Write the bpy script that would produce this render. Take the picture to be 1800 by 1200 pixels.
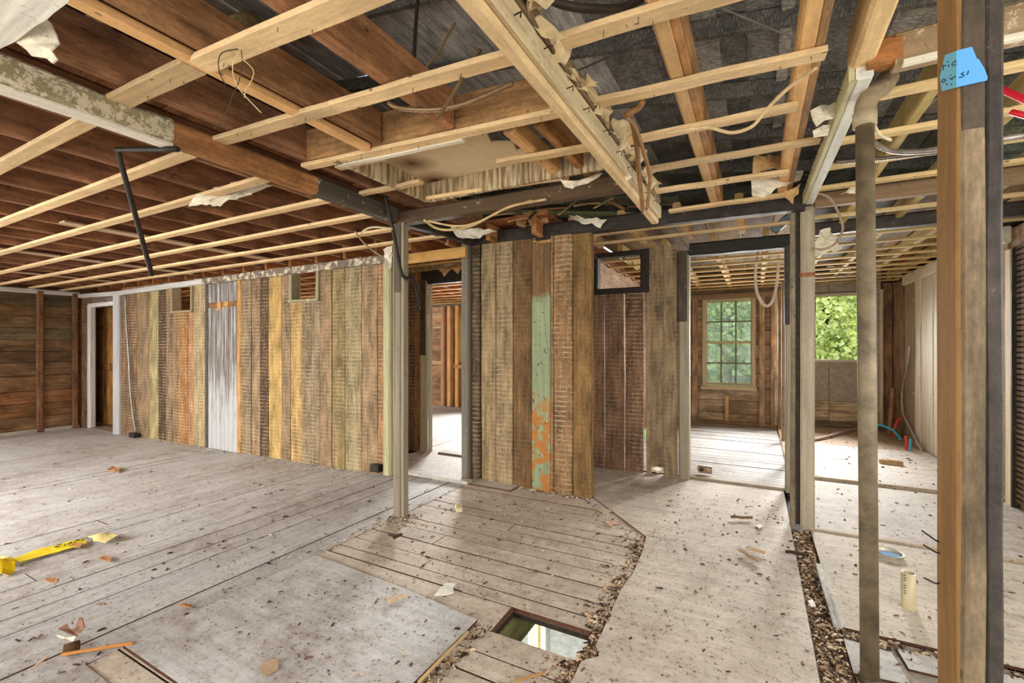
import bpy, bmesh, math, random
import numpy as np
from mathutils import Vector, Matrix, noise as mnoise

random.seed(7); rng = np.random.default_rng(7)
R = random.uniform
for o in list(bpy.data.objects): bpy.data.objects.remove(o, do_unlink=True)
scene = bpy.context.scene
COL = scene.collection

# ------------------------------------------------------------------ camera
F, CX, HZ, CAMZ = 800.0, 900.0, 610.0, 1.3          # focal length, centre, horizon row (1800x1200 frame), eye height
TH = math.atan(430 / 800); SN, CS = math.sin(TH), math.cos(TH)
cam = bpy.data.cameras.new('camera'); cam_o = bpy.data.objects.new('camera', cam); COL.objects.link(cam_o)
cam.sensor_width = 36; cam.lens = 36 * F / 1800; cam.shift_y = (HZ - 600) / 1800
cam.clip_start = 0.05; cam.clip_end = 400
cam_o.location = (0, 0, CAMZ); cam_o.rotation_euler = (math.pi / 2, 0, TH)
scene.camera = cam_o

# ------------------------------------------------------------------ world, lights, exposure
w = bpy.data.worlds.new('sky'); scene.world = w; w.use_nodes = True
bg = w.node_tree.nodes['Background']; bg.inputs[0].default_value = (0.86, 0.93, 1.0, 1); bg.inputs[1].default_value = 1.4
vs = scene.view_settings
vs.view_transform = 'Standard'; vs.look = 'None'; vs.exposure = 0.14; vs.gamma = 1.0; vs.use_curve_mapping = False

def daylight(name, loc, target, sx, sy, power, spread=180, col=(1.0, 0.985, 0.955)):
    l = bpy.data.lights.new(name, 'AREA'); l.shape = 'RECTANGLE'; l.size = sx; l.size_y = sy; l.energy = power * 0.95; l.color = col
    l.spread = math.radians(spread)
    o = bpy.data.objects.new(name, l); COL.objects.link(o); o.location = loc
    o.rotation_euler = (Vector(target) - Vector(loc)).to_track_quat('-Z', 'Y').to_euler()
    return o
# daylight standing in the window openings, plus added fill lamps out of view
daylight('rear_window_daylight', (-5.9, -1.5, 1.35), (-5.3, 2.0, 0.0), 2.2, 1.5, 150, 120)
daylight('rear_window_daylight', (-2.1, -1.5, 1.35), (-2.2, 3, 1.9), 1.7, 1.5, 50)
daylight('rear_window_daylight', (0.6, -1.5, 1.35), (0.2, 3, 1.9), 1.6, 1.5, 48)
daylight('left_window_daylight', (-10.5, 0.3, 1.3), (-5, 1.5, 0.6), 1.9, 1.4, 120)
daylight('right_side_fill', (1.95, 1.7, 1.45), (0, 2.6, 0.9), 3.0, 1.3, 45)  # added fill, shining through an invented opening out of view
daylight('sash_window_daylight', (-0.24, 8.40, 1.35), (-0.5, 3.0, 0.5), 0.8, 1.2, 52, 115)
daylight('open_window_daylight', (1.12, 8.96, 1.6), (-0.9, 3.6, 0.3), 0.6, 0.8, 90, 95)
daylight('far_window_daylight', (-5.44, 8.45, 1.5), (-2.6, 3.8, 0.2), 0.8, 0.9, 130, 100)
daylight('far_side_fill', (-10.45, 6.3, 1.3), (-6.0, 8.3, 1.1), 1.3, 1.3, 240)  # fill lamp added out of view to brighten the far left room
daylight('basement_fill', (-3.4, 0.5, -0.7), (-0.9, 3.4, -2.0), 1.6, 0.9, 420)  # fill lamp added to brighten the basement, no window stands here

# ------------------------------------------------------------------ pixel -> place (rays through the 1800x1200 frame met with real planes)
def ray(px, py):
    u = (px - CX) / F; v = (HZ - py) / F
    return Vector((-SN + u * CS, CS + u * SN, v))
O = Vector((0, 0, CAMZ))
def Pz(px, py, z): d = ray(px, py); return O + d * ((z - CAMZ) / d.z)
def Py(px, py, y): d = ray(px, py); return O + d * (y / d.y)
def Px(px, py, x): d = ray(px, py); return O + d * (x / d.x)
def Pd(px, py, s): return O + ray(px, py) * s
def zf(x): return -0.0161 * max(0.0, -2.4 - x)      # the old floor sags towards the far left

# ------------------------------------------------------------------ colours and materials
def lin(c): c /= 255.0; return c / 12.92 if c <= 0.04045 else ((c + 0.055) / 1.055) ** 2.4
def C(r, g, b, a=0.0): return (lin(r), lin(g), lin(b), a)

class N:
    def __init__(s, name):
        s.m = bpy.data.materials.new(name); s.m.use_nodes = True
        s.t = s.m.node_tree; s.b = s.t.nodes['Principled BSDF']
    def n(s, typ, **kw):
        x = s.t.nodes.new(typ)
        for k, v in kw.items(): setattr(x, k, v)
        return x
    def l(s, a, b): s.t.links.new(a, b)
    def setin(s, sock, v):
        if hasattr(v, 'is_output') or isinstance(v, bpy.types.NodeSocket): s.l(v, sock)
        else: sock.default_value = v
    def math(s, op, a, b=0.0, c=None):
        x = s.n('ShaderNodeMath', operation=op); s.setin(x.inputs[0], a); s.setin(x.inputs[1], b)
        if c is not None: s.setin(x.inputs[2], c)
        return x.outputs[0]
    def mix(s, f, a, b, mode='MIX'):
        x = s.n('ShaderNodeMix', data_type='RGBA', blend_type=mode)
        s.setin(x.inputs[0], f); s.setin(x.inputs[6], a); s.setin(x.inputs[7], b); return x.outputs[2]
    def noise(s, vec, scale, detail=4, rough=0.6):
        x = s.n('ShaderNodeTexNoise'); x.inputs['Scale'].default_value = scale
        x.inputs['Detail'].default_value = detail; x.inputs['Roughness'].default_value = rough
        s.l(vec, x.inputs['Vector']); return x.outputs[0]
    def ramp(s, f, a, b, lo=0.0, hi=1.0):
        x = s.n('ShaderNodeMapRange'); s.setin(x.inputs[0], f)
        for i, v in zip((1, 2, 3, 4), (a, b, lo, hi)): x.inputs[i].default_value = v
        return x.outputs[0]
    def coords(s, scale=(1, 1, 1), seed=True):
        tc = s.n('ShaderNodeTexCoord'); oi = s.n('ShaderNodeObjectInfo')
        mp = s.n('ShaderNodeMapping'); mp.inputs['Scale'].default_value = scale
        v = tc.outputs['Object']
        if seed:
            ad = s.n('ShaderNodeVectorMath', operation='ADD'); s.l(v, ad.inputs[0])
            mu = s.math('MULTIPLY', oi.outputs['Random'], 37.0); s.l(mu, ad.inputs[1]); v = ad.outputs[0]
        s.l(v, mp.inputs['Vector']); return mp.outputs['Vector'], oi
    def bump(s, h, strength=0.3, dist=0.01):
        x = s.n('ShaderNodeBump'); x.inputs['Strength'].default_value = strength; x.inputs['Distance'].default_value = dist
        s.l(h, x.inputs['Height']); s.l(x.outputs[0], s.b.inputs['Normal'])
    def done(s, col, rough=0.8, spec=0.3):
        s.setin(s.b.inputs['Base Color'], col); s.setin(s.b.inputs['Roughness'], rough)
        s.b.inputs['Specular IOR Level'].default_value = spec; return s.m

def mat_wood(name, contrast=0.72, stain=0.66, bump=0.35):
    """object colour * grain along local X; alpha = how much lath plaster ghosting crosses the board"""
    k = N(name); v, oi = k.coords((3.0, 38, 38)); v2, _ = k.coords((1, 2.2, 2.2))
    g = k.noise(v, 1.0, 6, 0.65); big = k.noise(v2, 3.4, 7, 0.68)
    f = k.math('MULTIPLY', k.ramp(g, 0.28, 0.72, 1 - contrast * 0.62, 1 + contrast * 0.5), k.ramp(big, 0.3, 0.7, 1 - stain * 0.9, 1 + stain * 0.5))
    fine = k.noise(v2, 48.0, 4, 0.7); f = k.math('MULTIPLY', f, k.ramp(fine, 0.3, 0.7, 1 - 0.32 * contrast, 1 + 0.28 * contrast))
    rb = k.ramp(oi.outputs['Random'], 0, 1, 0.88, 1.12)
    f = k.math('MULTIPLY', f, rb)
    base = k.mix(1.0, oi.outputs['Color'], f, 'MULTIPLY')
    vo = k.n('ShaderNodeTexVoronoi'); vo.inputs['Scale'].default_value = 1.0
    v3, _ = k.coords((7, 16, 16)); k.l(v3, vo.inputs['Vector'])
    kn = k.ramp(vo.outputs['Distance'], 0.05, 0.10, 0.75, 0.0)
    base = k.mix(kn, base, C(38, 26, 16))
    geo = k.n('ShaderNodeNewGeometry'); sp = k.n('ShaderNodeSeparateXYZ'); k.l(geo.outputs['Position'], sp.inputs[0])
    wob = k.noise(geo.outputs['Position'], 5.0, 2, 0.5)
    ph = k.math('FRACT', k.math('ADD', k.math('DIVIDE', sp.outputs[2], 0.043), k.math('MULTIPLY', wob, 0.7)))
    line = k.ramp(k.math('ABSOLUTE', k.math('SUBTRACT', ph, 0.5)), 0.05, 0.15, 1.0, 0.0)
    brk = k.noise(v2, 4.2, 6, 0.75)
    lm = k.math('MULTIPLY', k.math('MULTIPLY', line, k.ramp(brk, 0.44, 0.58, 0.0, 0.85)), oi.outputs['Alpha'])
    blotch = k.math('MULTIPLY', k.ramp(k.noise(geo.outputs['Position'], 34.0, 5, 0.75), 0.55, 0.66, 0.0, 0.5), oi.outputs['Alpha'])
    base = k.mix(k.math('MAXIMUM', lm, blotch), base, C(200, 180, 146))
    k.bump(g, bump, 0.006)
    return k.done(base, 0.82, 0.2)

def mat_floor(name, gx):
    """worn, dusty painted boards: object colour, brown dirt drifting over everything in world space"""
    k = N(name); v, oi = k.coords((2.0, 30, 30))
    g = k.noise(v, 1.0, 5, 0.65)
    geo = k.n('ShaderNodeNewGeometry'); P = geo.outputs['Position']
    d1 = k.noise(P, 1.3, 5, 0.6); d2 = k.noise(P, 9.0, 6, 0.7); d3 = k.noise(P, 55.0, 4, 0.7)
    base = k.mix(1.0, oi.outputs['Color'], k.ramp(g, 0.3, 0.7, 0.80, 1.12), 'MULTIPLY')
    base = k.mix(1.0, base, k.ramp(oi.outputs['Random'], 0, 1, 0.93, 1.06), 'MULTIPLY')
    dirt = k.math('MULTIPLY', k.ramp(d1, 0.40, 0.62), k.ramp(d2, 0.32, 0.66)); dirt = k.math('MULTIPLY', dirt, 0.65)
    d4 = k.noise(P, 24.0, 6, 0.8)
    base = k.mix(dirt, base, C(128, 106, 86))
    base = k.mix(k.ramp(d4, 0.50, 0.68, 0.0, 0.5), base, C(132, 112, 94))
    base = k.mix(k.math('MULTIPLY', k.ramp(d3, 0.57, 0.66, 0.0, 0.85), k.ramp(d2, 0.35, 0.6, 0.25, 1.0)), base, C(70, 54, 42))
    vo = k.n('ShaderNodeTexVoronoi'); vo.inputs['Scale'].default_value = 26.0; k.l(P, vo.inputs['Vector'])
    sk = k.math('MULTIPLY', k.ramp(vo.outputs['Distance'], 0.10, 0.17, 1.0, 0.0), k.ramp(d2, 0.48, 0.58))
    base = k.mix(sk, base, C(58, 42, 30))
    k.bump(k.math('ADD', g, d3), 0.25, 0.004)
    return k.done(base, 0.72, 0.3)

def mat_char(name):
    k = N(name); v, oi = k.coords((18, 5, 5)); v2, _ = k.coords((1, 1, 1))
    vo = k.n('ShaderNodeTexVoronoi', feature='DISTANCE_TO_EDGE'); vo.inputs['Scale'].default_value = 4.0; k.l(v, vo.inputs['Vector'])
    a = k.ramp(vo.outputs['Distance'], 0.0, 0.25, 0.45, 1.15); b = k.noise(v2, 5, 5, 0.65)
    base = k.mix(1.0, oi.outputs['Color'], k.math('MULTIPLY', a, k.ramp(b, 0.3, 0.7, 0.55, 1.5)), 'MULTIPLY')
    base = k.mix(k.ramp(b, 0.60, 0.72, 0, 0.35), base, C(150, 140, 126))
    k.bump(vo.outputs['Distance'], 0.7, 0.012)
    return k.done(base, 0.6, 0.4)

def mat_soot(name):
    k = N(name); v, oi = k.coords((3, 22, 22)); v2, _ = k.coords((1, 1, 1))
    g = k.noise(v, 1, 6, 0.7); b = k.noise(v2, 14, 6, 0.75)
    base = k.mix(1.0, oi.outputs['Color'], k.math('MULTIPLY', k.ramp(g, 0.3, 0.7, 0.6, 1.35), k.ramp(b, 0.3, 0.7, 0.55, 1.5)), 'MULTIPLY')
    base = k.mix(k.ramp(b, 0.62, 0.70, 0, 0.4), base, C(170, 150, 124))
    k.bump(k.math('ADD', g, b), 0.6, 0.008)
    return k.done(base, 0.65, 0.35)

def mat_flake(name):
    """paint or soot with plaster flaking through: object colour over pale plaster, alpha = amount flaked"""
    k = N(name); v, oi = k.coords((1, 1, 1)); v2, _ = k.coords((2.0, 30, 30))
    a = k.noise(v, 15, 8, 0.82); g = k.noise(v2, 1, 5, 0.6); c = k.noise(v, 40, 4, 0.7)
    base = k.mix(1.0, oi.outputs['Color'], k.ramp(g, 0.3, 0.7, 0.75, 1.2), 'MULTIPLY')
    thr = k.math('GREATER_THAN', a, k.ramp(oi.outputs['Alpha'], 0, 1, 0.72, 0.38))
    base = k.mix(k.math('MULTIPLY', thr, 0.85), base, C(216, 202, 174))
    base = k.mix(k.ramp(c, 0.58, 0.70, 0, 0.5), base, C(70, 54, 38))
    k.bump(k.math('ADD', a, c), 0.3, 0.006)
    return k.done(base, 0.75, 0.25)

def mat_plain(name, rough=0.7, var=0.25, scale=14.0, metal=0.0, spec=0.3, bump=0.1):
    k = N(name); v, oi = k.coords((1, 1, 1)); n1 = k.noise(v, scale, 5, 0.65)
    base = k.mix(1.0, oi.outputs['Color'], k.ramp(n1, 0.3, 0.7, 1 - var, 1 + var), 'MULTIPLY')
    k.b.inputs['Metallic'].default_value = metal; k.bump(n1, bump, 0.004)
    return k.done(base, rough, spec)

def mat_mint(name):
    k = N(name); v, oi = k.coords((1, 1, 1)); geo = k.n('ShaderNodeNewGeometry'); sp = k.n('ShaderNodeSeparateXYZ'); k.l(geo.outputs['Position'], sp.inputs[0])
    v2, _ = k.coords((2.2, 34, 34)); g = k.noise(v2, 1, 5, 0.6); a = k.noise(v, 11, 5, 0.7)
    bare = k.mix(1.0, C(124, 94, 60), k.ramp(g, 0.3, 0.7, 0.6, 1.35), 'MULTIPLY')
    paint = k.mix(1.0, C(146, 158, 120), k.ramp(g, 0.3, 0.7, 0.75, 1.2), 'MULTIPLY')
    base = k.mix(k.ramp(k.math('ADD', sp.outputs[2], k.math('MULTIPLY', a, 0.25)), 1.84, 1.92), paint, bare)
    low = k.ramp(sp.outputs[2], 0.95, 0.70)
    base = k.mix(k.math('MULTIPLY', low, k.ramp(a, 0.46, 0.50)), base, C(178, 118, 58))
    base = k.mix(k.ramp(k.noise(v, 30, 4, 0.7), 0.60, 0.66), base, C(96, 70, 44))
    k.bump(a, 0.3, 0.005); return k.done(base, 0.7, 0.25)

def mat_bead(name):
    k = N(name); v, oi = k.coords((2.0, 46, 46)); geo = k.n('ShaderNodeNewGeometry'); sp = k.n('ShaderNodeSeparateXYZ'); k.l(geo.outputs['Position'], sp.inputs[0])
    g = k.noise(v, 1, 6, 0.7); wear = k.math('ADD', g, k.ramp(sp.outputs[2], 0.2, 1.1, -0.16, 0.03))
    base = k.mix(k.ramp(wear, 0.41, 0.56), oi.outputs['Color'], C(104, 92, 82)); k.bump(g, 0.3, 0.004)
    return k.done(base, 0.7, 0.25)

def mat_stained(name):
    k = N(name); v, oi = k.coords((1, 1, 1), False); a = k.noise(v, 3.0, 3, 0.5); b = k.noise(v, 20, 4, 0.6)
    sp = k.n('ShaderNodeSeparateXYZ'); k.l(v, sp.inputs[0])
    def spot(x, y, r):
        dx = k.math('SUBTRACT', sp.outputs[0], x); dy = k.math('SUBTRACT', sp.outputs[1], y)
        d = k.math('SQRT', k.math('ADD', k.math('MULTIPLY', dx, dx), k.math('MULTIPLY', dy, dy)))
        return k.ramp(k.math('ADD', d, k.math('MULTIPLY', a, 0.18)), 0.08, r, 1.0, 0.0)
    st = k.math('MAXIMUM', spot(0.13 - 0.66, 0.24 + 0.14, 0.25), spot(0.08 - 0.66, 0.55 + 0.14, 0.27))
    base = k.mix(1.0, C(226, 206, 168), k.ramp(b, 0.3, 0.7, 0.92, 1.06), 'MULTIPLY')
    base = k.mix(k.ramp(a, 0.3, 0.7, 0.0, 0.35), base, C(206, 160, 96))
    base = k.mix(st, base, C(96, 54, 22)); return k.done(base, 0.85, 0.1)

def mat_streak(name):
    """plaster ghosting running down board sides"""
    k = N(name); v, oi = k.coords((34, 3, 3)); v2, _ = k.coords((1, 1, 1))
    g = k.noise(v, 1, 4, 0.6); b = k.noise(v2, 6, 4, 0.6)
    base = k.mix(k.ramp(g, 0.42, 0.60), oi.outputs['Color'], C(206, 186, 150))
    base = k.mix(1.0, base, k.ramp(b, 0.3, 0.7, 0.8, 1.15), 'MULTIPLY'); return k.done(base, 0.85, 0.1)

M = {
 'wood': mat_wood('old_wood'), 'lumber': mat_wood('sawn_lumber', 0.35, 0.28, 0.2), 'floor': mat_floor('dusty_floor', 0),
 'char': mat_char('charred_wood'), 'soot': mat_soot('sooty_wood'), 'flake': mat_flake('flaking_paint'), 'plain': mat_plain('matt_surface'),
 'metal': mat_plain('dull_metal', 0.45, 0.3, 20, 0.6, 0.5), 'rust': mat_plain('rusty_iron', 0.6, 0.45, 12, 0.35, 0.4, 0.25), 'plastic': mat_plain('plastic', 0.4, 0.06, 10, 0, 0.5, 0.02),
 'mint': mat_mint('mint_paint'), 'bead': mat_bead('worn_beadboard'), 'stain': mat_stained('stained_drywall'), 'streak': mat_streak('plaster_streaks'),
 'leaf': mat_plain('foliage', 0.6, 0.5, 3.0, 0, 0.2, 0.0), 'debris': mat_plain('debris_chips', 0.9, 0.6, 60, 0, 0.1, 0.1),
}
def mat_glass():
    k = N('dusty_glass'); t = k.t
    tr = k.n('ShaderNodeBsdfTransparent'); tr.inputs[0].default_value = (0.96, 0.98, 0.97, 1)
    df = k.n('ShaderNodeBsdfDiffuse'); df.inputs[0].default_value = (0.8, 0.85, 0.85, 1)
    tl = k.n('ShaderNodeBsdfTranslucent'); tl.inputs[0].default_value = (0.9, 0.95, 0.95, 1)
    v, oi = k.coords((1, 1, 1)); a = k.noise(v, 6, 5, 0.6)
    m1 = k.n('ShaderNodeMixShader'); m1.inputs[0].default_value = 0.85; k.l(df.outputs[0], m1.inputs[1]); k.l(tl.outputs[0], m1.inputs[2])
    m2 = k.n('ShaderNodeMixShader'); k.l(k.ramp(a, 0.38, 0.74, 0.08, 0.30), m2.inputs[0]); k.l(tr.outputs[0], m2.inputs[1]); k.l(m1.outputs[0], m2.inputs[2])
    gl = k.n('ShaderNodeBsdfGlossy'); gl.inputs['Roughness'].default_value = 0.1
    m3 = k.n('ShaderNodeMixShader'); m3.inputs[0].default_value = 0.05; k.l(m2.outputs[0], m3.inputs[1]); k.l(gl.outputs[0], m3.inputs[2])
    k.l(m3.outputs[0], t.nodes['Material Output'].inputs[0]); return k.m
M['glass'] = mat_glass()
def mat_edge():
    k = N('raw_sheet_edge'); v, oi = k.coords((1, 1, 1)); n1 = k.noise(v, 60, 4, 0.7)
    return k.done(k.mix(1.0, C(84, 56, 42), k.ramp(n1, 0.3, 0.7, 0.6, 1.4), 'MULTIPLY'), 0.9, 0.1)
M['edge'] = mat_edge()

# ------------------------------------------------------------------ object helpers
W = {}                                             # world matrix of everything built so far
def place(o, mat4, parent=None):
    COL.objects.link(o); W[o] = mat4
    if parent is not None:
        o.parent = parent; o.matrix_basis = W[parent].inverted() @ mat4
    else: o.matrix_basis = mat4
    return o
def tag(o, label=None, cat=None, group=None, kind=None):
    if label: o['label'] = label
    if cat: o['category'] = cat
    if group: o['group'] = group
    if kind: o['kind'] = kind
    return o
def empty(name, loc=(0, 0, 0), label=None, cat=None, group=None, kind=None):
    o = bpy.data.objects.new(name, None); o.empty_display_size = 0.1
    place(o, Matrix.Translation(Vector(loc))); return tag(o, label, cat, group, kind)
def struct(name, loc=(0, 0, 0)): return empty(name, loc, kind='structure')
def mesh_obj(name, verts, faces, mat, color=(1, 1, 1, 0), parent=None, mat4=None, smooth=False):
    me = bpy.data.meshes.new(name); me.from_pydata([tuple(v) for v in verts], [], faces); me.update()
    if smooth: me.polygons.foreach_set('use_smooth', [True] * len(me.polygons))
    me.materials.append(M[mat] if isinstance(mat, str) else mat)
    o = bpy.data.objects.new(name, me); o.color = color
    return place(o, mat4 or Matrix.Identity(4), parent)
def frame(p0, p1, up=None):
    x = (Vector(p1) - Vector(p0)); L = x.length; x.normalize()
    up = Vector(up) if up is not None else (Vector((0, 0, 1)) if abs(x.z) < 0.9 else Vector((0, -1, 0)))
    y = up.cross(x).normalized(); z = x.cross(y)
    m = Matrix((x, y, z)).transposed().to_4x4(); m.translation = Vector(p0); return m, L
def bar(name, p0, p1, wd, th, mat, color, parent=None, up=None, n=3, jit=0.0015, ch=None, ragged=0.0):
    """a sawn member from p0 to p1; wd across, th along 'up'; eased edges and slightly uneven"""
    m, L = frame(p0, p1, up)
    c = min(wd, th) * 0.16 if ch is None else ch
    a, b = wd / 2, th / 2
    sec = [(-a + c, -b), (a - c, -b), (a, -b + c), (a, b - c), (a - c, b), (-a + c, b), (-a, b - c), (-a, -b + c)]
    vs, fs = [], []
    for i in range(n + 1):
        jy, jz = R(-jit, jit), R(-jit, jit)
        for (y, z) in sec:
            e = R(-ragged, ragged) if (ragged and i in (0, n)) else 0
            vs.append((L * i / n + e, y + jy + R(-jit, jit) * 0.4, z + jz + R(-jit, jit) * 0.4))
    for i in range(n):
        for j in range(8):
            q = (j + 1) % 8; fs.append((i * 8 + j, (i + 1) * 8 + j, (i + 1) * 8 + q, i * 8 + q))
    fs.append(tuple(range(8))); fs.append(tuple(n * 8 + j for j in range(7, -1, -1)))
    fs = [tuple(reversed(f)) for f in fs]
    return mesh_obj(name, vs, fs, mat, color, parent, m)
def box(name, x0, x1, y0, y1, z0, z1, mat, color, parent=None, axis=None, **kw):
    d = [abs(x1 - x0), abs(y1 - y0), abs(z1 - z0)]
    ax = axis if axis is not None else d.index(max(d))
    cx, cy, cz = (x0 + x1) / 2, (y0 + y1) / 2, (z0 + z1) / 2
    if ax == 0: return bar(name, (x0, cy, cz), (x1, cy, cz), d[1], d[2], mat, color, parent, (0, 0, 1), **kw)
    if ax == 1: return bar(name, (cx, y0, cz), (cx, y1, cz), d[0], d[2], mat, color, parent, (0, 0, 1), **kw)
    return bar(name, (cx, cy, z0), (cx, cy, z1), d[0], d[1], mat, color, parent, (0, -1, 0), **kw)
def prism(name, pts, thick, mat, color, parent=None, wob=0.0):
    """flat sheet: outline (3-D points in one plane), thickened along -normal for a real edge"""
    pts = [Vector(p) for p in pts]; o0 = pts[0].copy()
    nrm = Vector((0, 0, 0))
    for i in range(len(pts)):
        a, b = pts[i], pts[(i + 1) % len(pts)]
        nrm += Vector(((a.y - b.y) * (a.z + b.z), (a.z - b.z) * (a.x + b.x), (a.x - b.x) * (a.y + b.y)))
    nrm.normalize(); n = len(pts)
    q = [p - o0 for p in pts]; vs = q + [p - nrm * thick for p in q]
    fs = [tuple(range(n)), tuple(range(2 * n - 1, n - 1, -1))] + [(i, i + n, (i + 1) % n + n, (i + 1) % n) for i in range(n)]
    return mesh_obj(name, vs, fs, mat, color, parent, Matrix.Translation(o0))
def catmull(pts, k=6):
    P = [Vector(p) for p in pts]
    if len(P) < 3: return P
    E = [P[0] * 2 - P[1]] + P + [P[-1] * 2 - P[-2]]; out = []
    for i in range(1, len(E) - 2):
        a, b, c, d = E[i - 1:i + 3]
        for j in range(k):
            t = j / k
            out.append(0.5 * ((2 * b) + (c - a) * t + (2 * a - 5 * b + 4 * c - d) * t * t + (3 * b - a - 3 * c + d) * t ** 3))
    out.append(P[-1]); return out
def tube(name, pts, r, mat, color, parent=None, sides=7, k=6, ribs=0.0, straight=False):
    P = [Vector(p) for p in pts] if straight else catmull(pts, k)
    if ribs:
        dense = []
        for a, b in zip(P, P[1:]):
            m = max(1, int((b - a).length / 0.005))
            dense += [a.lerp(b, i / m) for i in range(m)]
        P = dense + [P[-1]]
    o0 = P[0].copy(); vs, fs = [], []; prev = None
    for i, p in enumerate(P):
        t = (P[min(i + 1, len(P) - 1)] - P[max(i - 1, 0)]).normalized()
        if prev is None: a = t.orthogonal().normalized()
        else: a = (prev - t * prev.dot(t)).normalized()
        prev = a; b = t.cross(a); rr = (r[min(i, len(r) - 1)] if isinstance(r, (list, tuple)) else r) * (1 + (ribs if i % 2 else -ribs))
        for j in range(sides):
            an = 2 * math.pi * j / sides; vs.append(p - o0 + a * math.cos(an) * rr + b * math.sin(an) * rr)
    n = len(P)
    for i in range(n - 1):
        for j in range(sides):
            q = (j + 1) % sides; fs.append((i * sides + j, i * sides + q, (i + 1) * sides + q, (i + 1) * sides + j))
    fs.append(tuple(range(sides - 1, -1, -1))); fs.append(tuple((n - 1) * sides + j for j in range(sides)))
    return mesh_obj(name, vs, fs, mat, color, parent, Matrix.Translation(o0), smooth=True)
def crumple(name, pts, amp, thick, mat, color, parent=None, cuts=3, rag=0.012, seed=None):
    """a torn sheet: jagged outline, buckled surface, real thickness"""
    pts = [Vector(p) for p in pts]; o0 = sum(pts, Vector()) / len(pts); out = []
    for i, p in enumerate(pts):
        q = pts[(i + 1) % len(pts)]; m = max(1, int((q - p).length / 0.03))
        for j in range(m): out.append(p.lerp(q, j / m) - o0 + Vector((R(-rag, rag), R(-rag, rag), R(-rag, rag))) * (0.3 if j == 0 else 1))
    bm = bmesh.new(); vv = [bm.verts.new(p) for p in out]; c = bm.verts.new((0, 0, 0))
    for i in range(len(vv)): bm.faces.new((vv[i], vv[(i + 1) % len(vv)], c))
    bmesh.ops.subdivide_edges(bm, edges=[e for e in bm.edges if c in e.verts], cuts=cuts, use_grid_fill=True)
    bmesh.ops.triangulate(bm, faces=bm.faces[:])
    bm.normal_update(); sd = Vector((R(0, 50), R(0, 50), R(0, 50)))
    nn = sum((f.normal for f in bm.faces), Vector()).normalized()
    for v in bm.verts: v.co += nn * amp * mnoise.noise(v.co * 9 + sd) * 2.0
    be = [(e_.verts[0].index, e_.verts[1].index) for e_ in bm.edges if e_.is_boundary] if not bm.verts.index_update() else []
    nv = len(bm.verts); bm.verts.ensure_lookup_table(); top = bm.verts[:]; fl = bm.faces[:]
    low = [bm.verts.new(v.co - nn * thick) for v in top]
    for f in fl: bm.faces.new([low[v.index] for v in reversed(f.verts)])
    for a_, b_ in be: bm.faces.new((top[a_], top[b_], low[b_], low[a_]))
    bmesh.ops.recalc_face_normals(bm, faces=bm.faces[:])
    me = bpy.data.meshes.new(name); bm.to_mesh(me); bm.free(); me.materials.append(M[mat])
    o = bpy.data.objects.new(name, me); o.color = color
    return place(o, Matrix.Translation(o0), parent)

# ================================================================== THE SETTING: FLOOR
PALE = C(200, 198, 194); GREY = C(184, 180, 172); TANF = C(208, 194, 176)
HX0, HX1, HY0, HY1 = -1.075, -0.665, 1.79, 2.005       # hole in the floor
floor = struct('floor', (-1.0, 2.0, 0))
sub = C(44, 33, 25)
box('subfloor', -2.43, HX0, -1.6, 4.9, -0.06, -0.03, 'wood', sub, floor, axis=1)
box('subfloor', HX0, HX1, -1.6, HY0 - 0.02, -0.06, -0.03, 'wood', sub, floor, axis=1)
box('subfloor', HX0, HX1, HY1 + 0.02, 4.9, -0.06, -0.03, 'wood', sub, floor, axis=1)
box('subfloor', HX1, 1.95, -1.6, 9.1, -0.06, -0.03, 'wood', sub, floor, axis=1)
prism('subfloor', [(-2.4, -1.6, -0.03), (-2.4, 3.7, -0.03), (-10.8, 3.7, zf(-10.8) - 0.03), (-10.8, -1.6, zf(-10.8) - 0.03)], 0.03, 'wood', sub, floor)
prism('subfloor', [(-2.4, 3.7, -0.03), (-2.4, 8.8, -0.03), (-10.8, 8.8, zf(-10.8) - 0.03), (-10.8, 3.7, zf(-10.8) - 0.03)], 0.03, 'wood', sub, floor)
x = -2.43
while x > -10.7:                                        # left room: long boards running away from the eye
    wd = R(0.165, 0.205); cuts = sorted([R(0.3, 3.0)]) if random.random() < 0.5 else []
    ys = [-1.6] + cuts + [3.62]
    for a, b in zip(ys, ys[1:]):
        z = zf(x - wd / 2)
        box('floorboard', x - wd + R(0.006, 0.013), x, a, b - 0.005, z - 0.024, z + R(-0.0035, 0.0035), 'floor', PALE, floor, axis=1, n=2, ch=0.0015, jit=0.001)
    x -= wd
y = 3.80
while y > HY1 + 0.05:                                   # boards crossing the middle
    wd = min(R(0.125, 0.16), y - HY1) if y - HY1 > 0.2 else y - HY1
    a = [-2.42, R(-2.0, -1.0), -0.35] if random.random() < 0.35 else [-2.42, -0.35]
    for p, q in zip(a, a[1:]): box('floorboard', p, q - 0.004, y - wd + R(0.005, 0.011), y, -0.026, R(-0.0015, 0.0005), 'floor', TANF, floor, axis=0, n=2, ch=0.0015)
    y -= wd
box('floorboard', -2.42, HX0, HY0 + 0.006, HY1, -0.026, 0, 'floor', TANF, floor, axis=0, n=3, ch=0.004, ragged=0.006)
box('floorboard', HX1, -0.35, HY0 + 0.006, HY1, -0.026, -0.002, 'floor', TANF, floor, axis=0, n=3, ch=0.004, ragged=0.02)
y = HY0
for wd in (0.15, 0.12, 0.16, 0.14, 0.15, 0.15, 0.14, 0.16, 0.15, 0.14, 0.16, 0.15):
    box('floorboard', -2.42, -0.4 + R(-0.1, 0), y - wd + R(0.006, 0.012), y, -0.026, R(-0.002, 0), 'floor', TANF, floor, axis=0, n=3, ch=0.0015, ragged=0.01); y -= wd
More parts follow.
